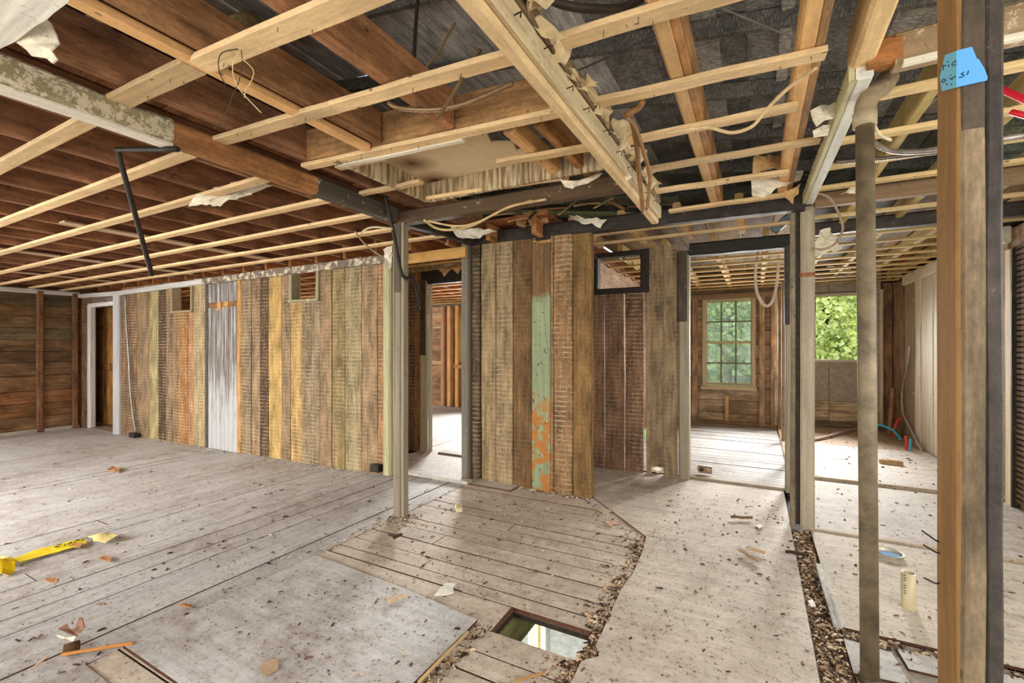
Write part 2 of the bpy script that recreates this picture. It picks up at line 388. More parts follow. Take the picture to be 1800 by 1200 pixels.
# plywood and board sheets laid over
def sheet(pts, z, col, th=0.014):
    o = prism('floor_sheet', [(p[0], p[1], z) for p in pts], th, 'floor', col, floor)
    o.data.materials.append(M['edge'])
    for f in o.data.polygons:
        if abs(f.normal.z) < 0.5: f.material_index = 1
    return o
sheet([(-2.41, 0.935), (-1.155, 0.92), (-1.16, 1.815), (-1.6, 1.86), (-2.25, 1.90), (-2.40, 1.90)], 0.016, C(200, 198, 194))
sheet([(-2.42, -0.6), (-1.3, -0.6), (-1.3, 0.80), (-2.42, 0.81)], 0.008, GREY)
edge = [(1136, 943), (1130, 967), (1113, 1007), (1093, 1033), (1073, 1077), (1060, 1107), (1047, 1133), (1053, 1153), (1022, 1160), (1007, 1193), (985, 1225)]
pe = [Pz(a, b, 0.008) for a, b in edge]
sheet([(p.x, p.y) for p in pe] + [(-0.75, -0.8), (0.215, -0.8), (0.215, 4.84), (-1.9, 4.76), (-1.9, 3.86), (-1.25, 3.80)], 0.008, C(202, 190, 174), 0.012)
RS = [([(0.335, 2.565), (1.85, 2.60), (1.85, 3.80), (0.335, 3.82)], 0.012, C(198, 186, 166)), ([(0.335, 3.86), (1.85, 3.84), (1.85, 5.28), (0.335, 5.30)], 0.012, C(196, 188, 176)),
      ([(0.335, 5.36), (1.85, 5.34), (1.85, 7.3), (0.335, 7.3)], 0.010, C(190, 182, 172)), ([(0.335, 7.33), (1.85, 7.33), (1.85, 9.0), (0.335, 9.0)], 0.006, C(176, 150, 124)),
      ([(0.34, 2.235), (0.52, 2.26), (0.505, 2.46), (0.34, 2.48)], 0.006, GREY), ([(0.54, 2.37), (1.3, 2.40), (1.3, 2.52), (0.53, 2.505)], 0.006, GREY),
      ([(0.345, -0.8), (1.85, -0.8), (1.85, 2.57), (0.345, 2.57)], -0.004, C(150, 138, 122))]
for p, z, c in RS: sheet(p, z, c)
box('channel_bed', 0.215, 0.345, -0.8, 3.84, -0.03, -0.012, 'floor', C(120, 100, 80), floor, axis=1)
for yy, zz in ((3.83, 0.016), (5.32, 0.03)):
    box('seam_batten', 0.335, 1.85, yy, yy + 0.045, 0.0, zz + 0.006, 'floor', C(190, 170, 140), floor, axis=0)
y = 4.88
while y < 8.5:                                          # far room boards
    wd = R(0.085, 0.115); box('floorboard', -1.4, 0.33, y, y + wd - 0.008, -0.024, R(-0.002, 0.002), 'floor', C(184, 182, 178), floor, axis=0, n=1, ch=0.001); y += wd
x = -1.62
while x > -7.0:
    wd = R(0.16, 0.2); box('floorboard', x - wd + 0.006, x, 4.56, 8.6, zf(x) - 0.024, zf(x) + R(-0.002, 0.002), 'floor', C(186, 184, 180), floor, axis=1, n=1, ch=0.003); x -= wd
sheet([(-3.7, 3.60), (-1.95, 3.60), (-1.95, 4.46), (-3.7, 4.46)], 0.012, C(206, 198, 186))
box('floorboard', -10.6, -7.0, 3.62, 8.6, zf(-9) - 0.06, zf(-9) + 0.02, 'floor', C(150, 130, 106), floor, axis=0, n=1)
for o in floor.children:
    if o.name.startswith('floorboard'):
        o.data.materials.append(M['edge'])
        for f in o.data.polygons:
            if abs(f.normal.z) < 0.6: f.material_index = 1
# framing seen through the hole
for xx in (-1.115, -0.62):
    box('floor_joist', xx - 0.04, xx + 0.04, 0.6, 5.0, -0.24, -0.06, 'wood', C(112, 104, 62), floor, axis=1)
box('sill', -3.3, -2.4, 3.57, 3.66, 0.0, 0.035, 'floor', C(196, 188, 176), floor, axis=0)
box('sill', -3.4, -2.0, 4.43, 4.56, 0.0, 0.03, 'floor', C(150, 134, 112), floor, axis=0)
box('sill', -0.60, 0.27, 4.78, 4.90, 0.0, 0.026, 'floor', C(170, 154, 132), floor, axis=0)

# ================================================================== WALLS
BR, BR2, DK, GB = C(128, 98, 70), C(142, 116, 86), C(92, 68, 48), C(136, 116, 88)
YL, OR, CRM, GN = C(184, 150, 88), C(160, 114, 68), C(174, 152, 112), C(136, 116, 76)
def col(c, a): return (c[0], c[1], c[2], a)
YB = 3.5
wall_back = struct('wall_back', (-6, YB, 0))
def xw(px, Y): return Py(px, HZ, Y).x
PL = [(213, 222, BR, .9), (222, 240, BR, 1), (240, 262, BR2, .5), (262, 278, C(164, 148, 104), .5), (278, 292, DK, .9), (292, 303, BR2, .9), (303, 313, BR2, .9), (313, 330, OR, .9), (330, 341, C(168, 122, 86), .7), (341, 361, CRM, .9),
      (424, 442, GB, .8), (442, 457, BR2, .7), (457, 472, DK, .6), (472, 495, YL, .45), (495, 511, BR2, .6), (511, 531, C(172, 138, 82), .9), (531, 547, GB, .8), (547, 563, C(132, 112, 86), .7),
      (563, 584, BR2, .4), (584, 607, GN, .55), (607, 636, C(142, 126, 92), .6), (636, 664, BR2, .45), (664, 677, C(150, 112, 76), .7)]
for a, b, c, al in PL:
    x0, x1 = xw(a, YB), xw(b, YB); top = 2.25
    if 303 <= a < 341: top = 1.80
    if 511 <= a < 563: top = 1.83
    g = 0.010 if a in (664, 563) else 0.004
    box('plank', x0, x1 - g, YB + R(-0.006, 0.006), YB + 0.028, zf(x0) - 0.01, top, 'wood', col(c, al), wall_back, axis=2, n=4, jit=0.002, ch=0.004, ragged=0.012)
# beadboard door panel in the middle of the plank wall
x0, x1 = xw(366, YB), xw(418, YB); n = 7; wd = (x1 - x0) / n
for i in range(n):
    for za, zb in ((zf(x0), 1.83), (1.90, 2.22)):
        box('beadboard', x0 + i * wd, x0 + (i + 1) * wd - 0.005, YB - 0.002, YB + 0.026, za, zb, 'bead', C(172, 170, 168), wall_back, axis=2, n=2, ch=0.006)
box('rail', x0, x1, YB + 0.006, YB + 0.03, 1.82, 1.91, 'wood', OR, wall_back, axis=0)
for i in (1, 2): box('rail_scrap', x0 + 0.07 + 0.16 * i, x0 + 0.15 + 0.16 * i, YB - 0.008, YB + 0.02, 1.74 + 0.05 * i, 1.90, 'wood', C(196, 150, 92), wall_back, axis=2)
box('stud', xw(361, YB), x0, YB - 0.006, YB + 0.05, zf(x0), 2.26, 'soot', C(70, 62, 54), wall_back, axis=2)
box('stud', x1, xw(424, YB), YB - 0.012, YB + 0.04, zf(x1), 2.24, 'wood', C(200, 146, 78, .3), wall_back, axis=2)
box('end_board', xw(677, YB), xw(690.5, YB), YB - 0.045, YB + 0.09, 0, 2.24, 'flake', C(172, 166, 126, 0.12), wall_back, axis=2)
# left of the door: last boards before the corner
for a, b, c in ((136, 147, C(134, 94, 66, .9)), (147, 158, C(124, 92, 66, 1.0))):
    box('plank', xw(a, YB), xw(b, YB) - 0.004, YB, YB + 0.03, zf(-10.3), 2.22, 'wood', c, wall_back, axis=2, n=3)
def trim_line(name, pxa, pya, pxb, pyb, Y, h, th, mat, c):
    a, b = Py(pxa, pya, Y), Py(pxb, pyb, Y); a.z -= h / 2; b.z -= h / 2
    o = bar(name, a, b, th, h, mat, c, None, n=6); return tag(o, kind='structure')
trim_line('trim_1', 204, 512, 358, 489.5, YB - 0.03, 0.075, 0.05, 'flake', C(196, 192, 186, 0.2))
trim_line('trim_2', 358, 489.5, 690, 446, YB - 0.03, 0.085, 0.05, 'flake', C(112, 100, 86, 0.55))
trim_line('trim_3', 138, 517, 204, 512, YB - 0.03, 0.07, 0.05, 'flake', C(206, 200, 192, 0.3))
# horizontal board wall at the far left
XL = -10.64
wall_left = struct('wall_left', (XL, 2, 0)); z = zf(XL) - 0.02
cols = [C(150, 118, 86), C(154, 112, 74), C(164, 116, 78), C(158, 122, 86), C(142, 112, 82), C(126, 100, 74), C(146, 116, 84), C(132, 118, 88), C(148, 122, 90), C(150, 116, 78), C(120, 104, 76)]
k = 0
while z < 2.24:
    h = R(0.17, 0.29); h = min(h, 2.26 - z)
    if -0.2 < z < 0.6 or z > 2.0: segs = [(-1.6, 3.52)]
    else: segs = [(-1.6, -0.65), (1.25, 3.52)]
    for a, b in segs: box('wall_board', XL - 0.03, XL + R(-0.004, 0.006), a, b, z, z + h - R(0.004, 0.010), 'wood', cols[k % len(cols)], wall_left, axis=1, n=4, jit=0.003)
    z += h; k += 1
for a, b in ((66, 77), (128, 138)):
    ya, yb = Px(a, HZ, XL + 0.09).y, Px(b, HZ, XL + 0.09).y
    box('stud', XL + 0.01, XL + 0.09, ya, yb, zf(XL), 2.24, 'wood', C(150, 106, 76, .75 if a == 66 else .5), wall_left, axis=2)
o = bar('trim_4', (XL + 0.04, -1.6, 2.215), (XL + 0.04, 3.48, 2.235), 0.07, 0.075, 'flake', C(224, 220, 214, 0.2)); tag(o, kind='structure')
o = bar('baseboard_left', (XL + 0.03, -1.6, zf(XL) + 0.03), (XL + 0.03, 3.48, zf(XL) + 0.03), 0.05, 0.06, 'flake', C(214, 206, 196, 0.3)); tag(o, kind='structure')

box('sheathing', XL - 0.06, XL - 0.035, -1.65, -0.65, -0.3, 2.6, 'wood', C(70, 54, 40), wall_left, axis=2, n=1)
for ya_, yb_, za_, zb_ in ((1.25, 5.6, -0.3, 2.6), (7.0, 8.7, -0.3, 2.6), (5.6, 7.0, -0.3, 0.6), (5.6, 7.0, 2.0, 2.6)): box('sheathing', XL - 0.06, XL - 0.035, ya_, yb_, za_, zb_, 'wood', C(120, 92, 66), wall_left, axis=1, n=1)  # unseen gap in the middle added for the far room fill lamp
for a, b in ((-0.3, 0.55), (2.05, 2.6)): box('sheathing', XL - 0.06, XL - 0.035, -0.65, 1.25, a, b, 'wood', C(70, 54, 40), wall_left, axis=1, n=1)
# doorway and panelled door at the far left
door = struct('door_1', (xw(185, YB), YB, zf(-9.6)))
zd = zf(-9.7)
box('jamb', xw(204, YB), xw(214, YB), YB - 0.05, YB + 0.06, zd, 2.20, 'flake', C(192, 190, 188, 0.1), door, axis=2)
box('jamb', xw(158, YB), xw(162.5, YB), YB - 0.04, YB + 0.05, zd, 2.02, 'flake', C(222, 218, 214, 0.1), door, axis=2)
box('head_casing', xw(158, YB), xw(205, YB), YB - 0.03, YB + 0.05, 1.99, 2.06, 'flake', C(224, 220, 214, 0.1), door, axis=0)
box('transom_board', xw(160, YB), xw(205, YB), YB + 0.0, YB + 0.03, 2.06, 2.16, 'wood', C(120, 106, 92), door, axis=0)
dy = YB + 0.20; dx0, dx1 = xw(168, dy), xw(208, dy); dw = dx1 - dx0
leaf = box('door_leaf', dx0, dx1, dy, dy + 0.04, zd + 0.06, 2.0, 'wood', C(146, 104, 54), door, axis=2, n=2)
for za, zb in ((0.25, 0.88), (1.02, 1.62), (1.70, 1.90)):
    for q in (0, 1):
        a = dx0 + 0.10 + q * (dw - 0.10) / 2; b = a + (dw - 0.30) / 2
        box('door_panel', a, b, dy - 0.012, dy + 0.01, za, zb, 'wood', C(158, 112, 56), leaf, axis=2, n=1, ch=0.008)
        for e in ((a - 0.015, a), (b, b + 0.015)): box('moulding', e[0], e[1], dy - 0.022, dy + 0.01, za - 0.015, zb + 0.015, 'wood', C(120, 82, 40), leaf, axis=2, n=1)
box('sill', xw(158, YB), xw(205, YB), YB - 0.04, YB + 0.1, zd, zd + 0.03, 'floor', C(150, 138, 122), door, axis=0)

# small transom openings in the plank wall
def opening(name, pxa, pxb, Y, z0, z1, c, fw=0.05, mat='flake'):
    f = struct(name, (xw((pxa + pxb) / 2, Y), Y, z0)); x0, x1 = xw(pxa, Y), xw(pxb, Y)
    box('frame_side', x0, x0 + fw, Y - 0.03, Y + 0.10, z0, z1, mat, c, f, axis=2); box('frame_side', x1 - fw, x1, Y - 0.03, Y + 0.10, z0, z1, mat, c, f, axis=2)
    box('frame_head', x0, x1, Y - 0.025, Y + 0.10, z1 - fw * 0.6, z1, mat, c, f, axis=0); box('frame_sill', x0, x1, Y - 0.035, Y + 0.10, z0, z0 + fw * 0.7, mat, c, f, axis=0)
    return f
opening('window_4', 303, 341, YB, 1.79, 2.20, C(156, 138, 104, 0.3), 0.045)
opening('window_5', 511, 563, YB, 1.82, 2.22, C(150, 140, 108, 0.3), 0.05)

# short plank partition in the centre
YP = 3.76
wall_center = struct('wall_center', (-1.8, YP, 0))
P1 = [(846, 872, C(158, 134, 98, .35)), (872, 902, C(154, 130, 96, .55)), (902, 935, C(122, 92, 58, .12)), (968, 974, C(160, 122, 92, .5)), (974, 1007, C(146, 112, 76, .95)), (1007, 1040, C(146, 112, 68, .1))]
for a, b, c in P1:
    box('plank', xw(a, YP), xw(b, YP) - 0.005, YP + R(-0.008, 0.006), YP + 0.03, -0.01, 2.32 - R(0, 0.02), 'wood', c, wall_center, axis=2, n=5, jit=0.003, ragged=0.012)
o = box('plank', xw(935, YP), xw(968, YP) - 0.004, YP - 0.006, YP + 0.03, -0.01, 2.24, 'mint', C(255, 255, 255), wall_center, axis=2, n=4); o['label'] = 'plank with mint green paint flaking to orange'
for i in range(4): box('lath', xw(936, YP), xw(941, YP), YP + 0.0, YP + 0.02, 2.20 + i * 0.03, 2.215 + i * 0.03, 'wood', C(210, 170, 110), wall_center, axis=0, n=1)
box('jamb', xw(816, YP), xw(829, YP), YP - 0.06, YP + 0.12, 0, 2.32, 'flake', C(118, 110, 96, 0.25), wall_center, axis=2, n=4)
box('jamb', xw(829, YP), xw(843, YP), YP - 0.01, YP + 0.06, 0, 2.32, 'wood', C(98, 82, 62, .5), wall_center, axis=2, n=4)
box('end_post', xw(1033, YP + 0.05), xw(1041, YP + 0.05), YP + 0.032, YP + 0.10, 0, 2.3, 'wood', C(150, 118, 76), wall_center, axis=2)

# recessed plank wall behind it
YR = 4.74
wall_recess = struct('wall_recess', (-1.2, YR, 0))
for a, b, c, top in [(940, 975, C(140, 106, 82, .6), 2.32), (977, 1012, C(140, 108, 84, .6), 2.32), (1015, 1038, C(140, 108, 84, .6), 2.32), (1038, 1062, C(146, 112, 88, .55), 1.90), (1063.5, 1097, C(136, 104, 80, .5), 1.90), (1099, 1131, C(138, 104, 80, .85), 1.90), (1136, 1191, C(160, 136, 104, .35), 2.32)]:
    lo = 0.0
    x0, x1 = xw(a, YR), xw(b, YR)
    if a == 1136:                                   # gnawed bottom corner: a round hole at the floor
        xm0, xm1 = xw(1145, YR), xw(1166, YR)
        box('plank', x0, xm0, YR, YR + 0.03, 0, top, 'wood', c, wall_recess, axis=2, n=3); box('plank', xm0, xm1, YR + 0.001, YR + 0.03, 0.10, top, 'wood', c, wall_recess, axis=2, n=3, ragged=0.012); box('plank', xm1, x1, YR, YR + 0.03, 0, top, 'wood', c, wall_recess, axis=2, n=3)
    else: box('plank', x0, x1, YR + R(-0.006, 0.006), YR + 0.03, lo, top, 'wood', c, wall_recess, axis=2, n=4, jit=0.003, ragged=0.01)
box('casing', xw(1193, YR), xw(1212, YR), YR - 0.03, YR + 0.10, 0, 2.2, 'flake', C(160, 148, 124, 0.05), wall_recess, axis=2, n=3)
box('casing_top', xw(1191, YR), xw(1211, YR), YR - 0.034, YR + 0.10, 1.55, 2.24, 'soot', C(78, 66, 54), wall_recess, axis=2, n=3)
opening('window_6', 1038, 1141, YR, 1.86, 2.30, C(52, 44, 38, 0.25), 0.085)
box('jamb', xw(1380, YR + 0.05), xw(1393, YR + 0.05), YR, YR + 0.12, 0, 2.2, 'flake', C(150, 138, 116, 0.05), wall_recess, axis=2, n=3)
box('jamb_top', xw(1379, YR + 0.04), xw(1393, YR + 0.04), YR - 0.01, YR + 0.12, 1.5, 2.26, 'soot', C(66, 58, 50), wall_recess, axis=2, n=3)
# vestibule wall with the inner doorway (left of the centre partition)
YV = 4.48
wall_inner = struct('wall_inner', (-3.2, YV, 0))
for a, b, c in [(690, 714, C(126, 96, 70, .5)), (714, 728, C(120, 92, 68, .6)), (729, 741, C(140, 104, 66, .7))]:
    box('plank', xw(a, YV), xw(b, YV), YV, YV + 0.03, 0, 2.26, 'wood', c, wall_inner, axis=2, n=3)
box('casing', xw(741, YV), xw(752, YV), YV - 0.03, YV + 0.01, 0, 2.12, 'flake', C(188, 178, 152, 0.08), wall_inner, axis=2)
box('casing_top', xw(740.5, YV), xw(751, YV), YV - 0.035, YV + 0.01, 1.2, 2.14, 'soot', C(72, 62, 48), wall_inner, axis=2)
box('jamb', xw(752.5, YV), xw(756, YV), YV - 0.0, YV + 0.05, 0, 2.08, 'flake', C(212, 210, 190, 0.1), wall_inner, axis=2)
box('header', xw(742, YV), -1.5, YV - 0.02, YV + 0.08, 2.08, 2.26, 'soot', C(42, 36, 30), wall_inner, axis=0)
box('header_trim', xw(690, YV), -2.0, YV - 0.06, YV - 0.02, 2.24, 2.30, 'flake', C(150, 128, 90, 0.5), wall_inner, axis=0)
box('plank', -2.34, -1.95, YV + 0.02, YV + 0.05, 0, 2.26, 'wood', C(126, 96, 70, .5), wall_inner, axis=2)
box('header_board', xw(690, 3.62), -2.44, 3.60, 3.64, 2.16, 2.26, 'lumber', C(210, 160, 92), wall_inner, axis=0)

# back wall of the house with its windows
YF = 8.6
wall_far = struct('wall_far', (-1, YF, 0))
x1a, x1b = xw(1236, YF), xw(1327, YF); wz0 = Py(1280, 680, YF).z; wz1 = Py(1280, 523, YF).z
YF2 = 9.02
x2a, x2b = xw(1431, YF2), xw(1512, YF2); vz0 = Py(1470, 632, YF2).z; vz1 = Py(1470, 520, YF2).z
fx = [(xw(808, YF), xw(808, YF) + 1.1, 0.97, 2.08)]
def board_wall(par, xa, xb, Y, holes, cfun, h0=(0.2, 0.27), ztop=2.55):
    z = -0.05 if xa > -3 else -0.2
    while z < ztop:
        h = R(*h0); h = min(h, ztop - z); segs = [(xa, xb)]
        for (a, b, c, d) in holes:
            for e_ in (c, d):
                if z + 0.03 < e_ < z + h: h = e_ - z
        for (a, b, c, d) in holes:
            if z + h > c + 0.02 and z < d - 0.02:
                if z < c: pass
                new = []
                for s in segs:
                    if b <= s[0] or a >= s[1]: new.append(s); continue
                    if a > s[0]: new.append((s[0], a))
                    if b < s[1]: new.append((b, s[1]))
                segs = new
        for s in segs: box('wall_board', s[0], s[1] - 0.003, Y + R(-0.004, 0.004), Y + 0.03, z, z + h - R(0.003, 0.008), 'wood', cfun(), par, axis=0, n=2, jit=0.002)
        z += h
gcol = lambda: random.choice([C(184, 160, 132), C(172, 150, 124), C(162, 138, 112), C(190, 166, 136)])
board_wall(wall_far, -1.5, 0.42, YF, [(x1a, x1b, wz0, wz1)], gcol)
board_wall(wall_far, -10.7, -1.5, YF + 0.05, fx, lambda: random.choice([C(176, 136, 98), C(158, 120, 88), C(186, 146, 106)]), (0.22, 0.34))
for a, b, c in ((1215.5, 1226, C(196, 158, 122)), (1334, 1345, C(180, 148, 116)), (1355, 1361, C(200, 158, 120)), (1361, 1368, C(214, 204, 186))):
    box('stud', xw(a, YF - 0.1), xw(b, YF - 0.1), YF - 0.1, YF - 0.005, 0, 2.2, 'wood', c, wall_far, axis=2)
box('stud', xw(1274, YF - 0.08), xw(1281, YF - 0.08), YF - 0.08, YF - 0.005, 0, 0.48, 'lumber', C(206, 166, 116), wall_far, axis=2)
box('top_plate', -1.5, 0.36, YF - 0.10, YF - 0.005, 2.12, 2.22, 'flake', C(150, 124, 96, 0.3), wall_far, axis=0)
box('bottom_plate', -1.5, 0.36, YF - 0.10, YF - 0.005, 0, 0.05, 'wood', C(166, 134, 100), wall_far, axis=0)
for px_, c in ((775, C(190, 146, 110)), (786, C(222, 182, 130)), (800, C(226, 180, 116))):
    box('stud', xw(px_, YF - 0.1), xw(px_ + 7, YF - 0.1), YF - 0.12, YF + 0.04, zf(-5.5), 2.24, 'lumber', c, wall_far, axis=2)
box('top_plate', -10.5, -1.6, YF - 0.12, YF + 0.0, 2.24, 2.36, 'wood', C(120, 104, 86), wall_far, axis=0)
box('window_ledge', -6.05, -4.7, YF - 0.14, YF + 0.02, 0.82, 0.90, 'lumber', C(206, 152, 96), wall_far, axis=0)
box('side_wall', -1.62, -1.56, 4.8, 8.6, 0, 2.3, 'wood', C(150, 116, 84, .4), wall_far, axis=1)
def sash(name, x0, x1, z0, z1, Y, c, cols=3, rows=4, glass=True):
    wdo = struct(name, ((x0 + x1) / 2, Y, z0)); fw = 0.05
    for a, b in ((x0 - 0.045, x0 + 0.015), (x1 - 0.015, x1 + 0.045)): box('casing', a, b, Y - 0.05, Y + 0.05, z0 - 0.06, z1 + 0.07, 'flake', c, wdo, axis=2)
    box('casing', x0 - 0.05, x1 + 0.05, Y - 0.055, Y + 0.05, z1 + 0.015, z1 + 0.075, 'flake', c, wdo, axis=0)
    box('window_sill', x0 - 0.06, x1 + 0.06, Y - 0.09, Y + 0.06, z0 - 0.085, z0 - 0.02, 'flake', c, wdo, axis=0)
    zm = (z0 + z1) / 2
    for i, (za, zb, yy) in enumerate(((z0 - 0.01, zm + 0.02, Y + 0.0), (zm - 0.02, z1 + 0.01, Y + 0.03))):
        s = box('window_sash', x0, x0 + 0.03, yy, yy + 0.03, za, zb, 'flake', C(206, 196, 172, 0.1), wdo, axis=2)
        box('stile', x1 - 0.03, x1, yy, yy + 0.03, za, zb, 'flake', C(206, 196, 172, 0.1), s, axis=2)
        for zz in (za, zb - 0.04): box('rail', x0, x1, yy, yy + 0.03, zz, zz + 0.04, 'flake', C(200, 186, 156, 0.1), s, axis=0)
        gw = (x1 - x0 - 0.06) / cols; gh = (zb - za - 0.08) / (rows // 2)
        for j in range(1, cols): box('muntin', x0 + 0.03 + j * gw - 0.011, x0 + 0.03 + j * gw + 0.011, yy, yy + 0.025, za + 0.03, zb - 0.03, 'plain', C(120, 116, 100), s, axis=2, n=1)
        for j in range(1, rows // 2): box('muntin', x0 + 0.02, x1 - 0.02, yy, yy + 0.025, za + 0.04 + j * gh - 0.011, za + 0.04 + j * gh + 0.011, 'plain', C(120, 116, 100), s, axis=0, n=1)
        for j in range(cols):
            for q in range(rows // 2):
                a, b = x0 + 0.03 + j * gw + 0.006, za + 0.04 + q * gh + 0.006
                box('pane', a, a + gw - 0.012, yy + 0.010, yy + 0.014, b, b + gh - 0.012, 'glass', C(255, 255, 255), s, axis=2, n=1, jit=0, ch=0.0005)
    return wdo
sash('window_1', x1a + 0.03, x1b - 0.03, wz0 + 0.04, wz1 - 0.04, YF + 0.0, C(206, 188, 152, 0.1))
sash('window_3', fx[0][0] + 0.05, fx[0][1] - 0.05, fx[0][2] + 0.05, fx[0][3] - 0.05, YF + 0.06, C(210, 170, 110, 0.1))

# second far room: panelled board wall with an open window
wall_far_right = struct('wall_far_right', (1.1, YF2, 0))
def TI():
    f = R(0.94, 1.04); return C(164 * f, 154 * f, 138 * f)
def tile_wall():
    z = 0.12; hs = [0.50, 0.16, 0.42, 0.50, 0.40, 0.36]; zz = [0.10, 0.66, vz0 - 0.02, vz0 + 0.62, vz1 + 0.02, vz1 + 0.36, 2.30]
    zz = [0.10, 0.42, vz0 - 0.02, (vz0 + vz1) / 2, vz1 + 0.02, 2.2, 2.52]
    xs = [0.30, x2a - 0.45, x2a - 0.02, (x2a + x2b) / 2 - 0.1, x2b + 0.02, 1.72]
    for i in range(len(zz) - 1):
        for j in range(len(xs) - 1):
            if zz[i] >= vz0 - 0.05 and zz[i + 1] <= vz1 + 0.05 and xs[j] >= x2a - 0.05 and xs[j + 1] <= x2b + 0.05: continue
            c = C(172, 152, 124, 0.35) if i == 0 else TI()
            box('wall_panel', xs[j], xs[j + 1] - 0.006, YF2, YF2 + 0.02, zz[i], zz[i + 1] - 0.006, 'streak' if i == 0 else 'plain', C(150, 130, 106) if i == 0 else c, wall_far_right, axis=2, n=2, jit=0.0005, ch=0.002)
tile_wall()
for a, b, c, d in ((0.28, x2a - 0.02, 0, 2.55), (x2b + 0.02, 1.9, 0, 2.55), (x2a - 0.02, x2b + 0.02, 0, vz0 - 0.04), (x2a - 0.02, x2b + 0.02, vz1 + 0.04, 2.55)): box('backing', a, b, YF2 + 0.022, YF2 + 0.05, c, d, 'wood', C(84, 66, 50), wall_far_right, axis=2, n=1)
for a, b, c, d in ((-1.6, x1a, 0, 2.55), (x1b, 0.42, 0, 2.55), (x1a, x1b, 0, wz0), (x1a, x1b, wz1, 2.55)): box('backing', a, b, YF + 0.032, YF + 0.06, c, d, 'wood', C(70, 54, 40), wall_far, axis=2, n=1)
box('bottom_plate', 0.36, 1.85, YF2 - 0.06, YF2 + 0.02, 0, 0.10, 'wood', C(120, 104, 84), wall_far_right, axis=0)
box('corner_board', 1.70, 1.74, YF2 - 0.05, YF2 + 0.02, 0, 2.2, 'flake', C(206, 194, 168, 0.1), wall_far_right, axis=2)
box('corner_board', 1.74, 1.86, YF2 - 0.01, YF2 + 0.03, 0, 2.3, 'wood', C(140, 108, 82), wall_far_right, axis=2)
wo = struct('window_2', ((x2a + x2b) / 2, YF2, vz0))
for a, b in ((x2a - 0.02, x2a + 0.02), (x2b - 0.02, x2b + 0.02)): box('frame_side', a, b, YF2 - 0.03, YF2 + 0.10, vz0, vz1, 'flake', C(96, 88, 78, 0.1), wo, axis=2)
box('frame_head', x2a - 0.05, x2b + 0.05, YF2 - 0.04, YF2 + 0.10, vz1, vz1 + 0.04, 'flake', C(206, 196, 176, 0.1), wo, axis=0)
box('frame_sill', x2a - 0.05, x2b + 0.05, YF2 - 0.05, YF2 + 0.10, vz0 - 0.04, vz0, 'flake', C(206, 190, 170, 0.1), wo, axis=0)

# right-hand wall of upright boards
XR = 1.86
wall_right = struct('wall_right', (XR, 6, 0)); y = 8.98
while y > 4.45:
    wd = R(0.17, 0.26)
    c = random.choice([C(214, 204, 182, .2), C(190, 174, 150, .3), C(220, 210, 190, .2), C(150, 132, 108, .35), C(170, 150, 124, .3)]) if y > 5.6 else C(150, 118, 90, .6)
    if y > 8.6: c = C(140, 110, 84, .2)
    box('plank', XR + R(-0.008, 0.006), XR + 0.03, y - wd + R(0.012, 0.032), y, 0, R(2.22, 2.3), 'flake' if y > 5.6 and y < 8.6 else 'wood', c, wall_right, axis=2, n=4, jit=0.004, ragged=0.02)
    y -= wd
yc = Px(1772, HZ, XR - 0.02).y; yd = Px(1783, HZ, XR - 0.02).y
box('casing', XR - 0.04, XR + 0.02, yd, yc, 0, 2.1, 'flake', C(216, 200, 166, 0.3), wall_right, axis=2)
ye = Px(1792, HZ, XR).y
box('stud', XR - 0.05, XR, ye - 0.02, yd - 0.02, 0, 2.1, 'soot', C(46, 40, 34), wall_right, axis=2)
for i in range(48): box('lath', XR - 0.03, XR - 0.02, 4.4, yd - 0.01, 0.06 + i * 0.043, 0.06 + i * 0.043 + 0.03, 'wood', C(104, 80, 58), wall_right, axis=1, n=1)
for zz, c in ((0.35, 0), (2.2, 0)): box('girt', XR + 0.03, XR + 0.08, -1.6, 9.0, zz, zz + 0.1, 'wood', C(140, 112, 84), wall_right, axis=1)
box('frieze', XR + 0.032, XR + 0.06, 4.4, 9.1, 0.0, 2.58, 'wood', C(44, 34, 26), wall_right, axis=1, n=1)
y = 4.40
while y > -1.5:
    for za, zb in ((0, 0.75), (2.05, 2.4)): box('plank', XR, XR + 0.03, y - 0.30, y - 0.006, za, zb, 'wood', C(160, 132, 100), wall_right, axis=2, n=1)  # unseen opening between the rows, left to let light in
    y -= 0.30
o = bar('trim_5', (XR - 0.02, 5.3, 2.24), (XR - 0.02, 8.3, 2.24), 0.05, 0.14, 'flake', C(214, 206, 182, 0.3)); tag(o, kind='structure')
# wall behind the eye with three wide window openings
wall_front = struct('wall_front', (-4, -1.62, 0)); x = -10.7
while x < 1.9:
    if any(a < x + 0.15 < b for a, b in ((-7.2, -4.6), (-3.0, -1.2), (-0.3, 1.5))): segs = ((-0.15, 0.5), (2.12, 2.5))
    else: segs = ((-0.15, 2.5),)
    for za, zb in segs: box('plank', x, x + 0.294, -1.65, -1.62, za, zb, 'wood', C(160, 132, 100, .4), wall_front, axis=2, n=1)
    x += 0.3
# partition between the two far rooms: bare studs
partition = struct('wall_partition', (0.33, 6.5, 0))
for yy in (5.9, 7.2, 8.3): box('stud', 0.30, 0.345, yy, yy + 0.09, 0.03, 2.2, 'wood', C(168, 142, 112, .2), partition, axis=2)
box('bottom_plate', 0.29, 0.35, 4.9, 8.55, 0, 0.03, 'wood', C(176, 150, 120), partition, axis=1)

# ================================================================== CEILING
ceiling = struct('ceiling', (-2, 2, 2.3))
def LB():
    f = R(0.94, 1.05); return C(*[min(255, v * f) for v in (226, 192, 144)])
ZS, ZM = 2.27, 2.335
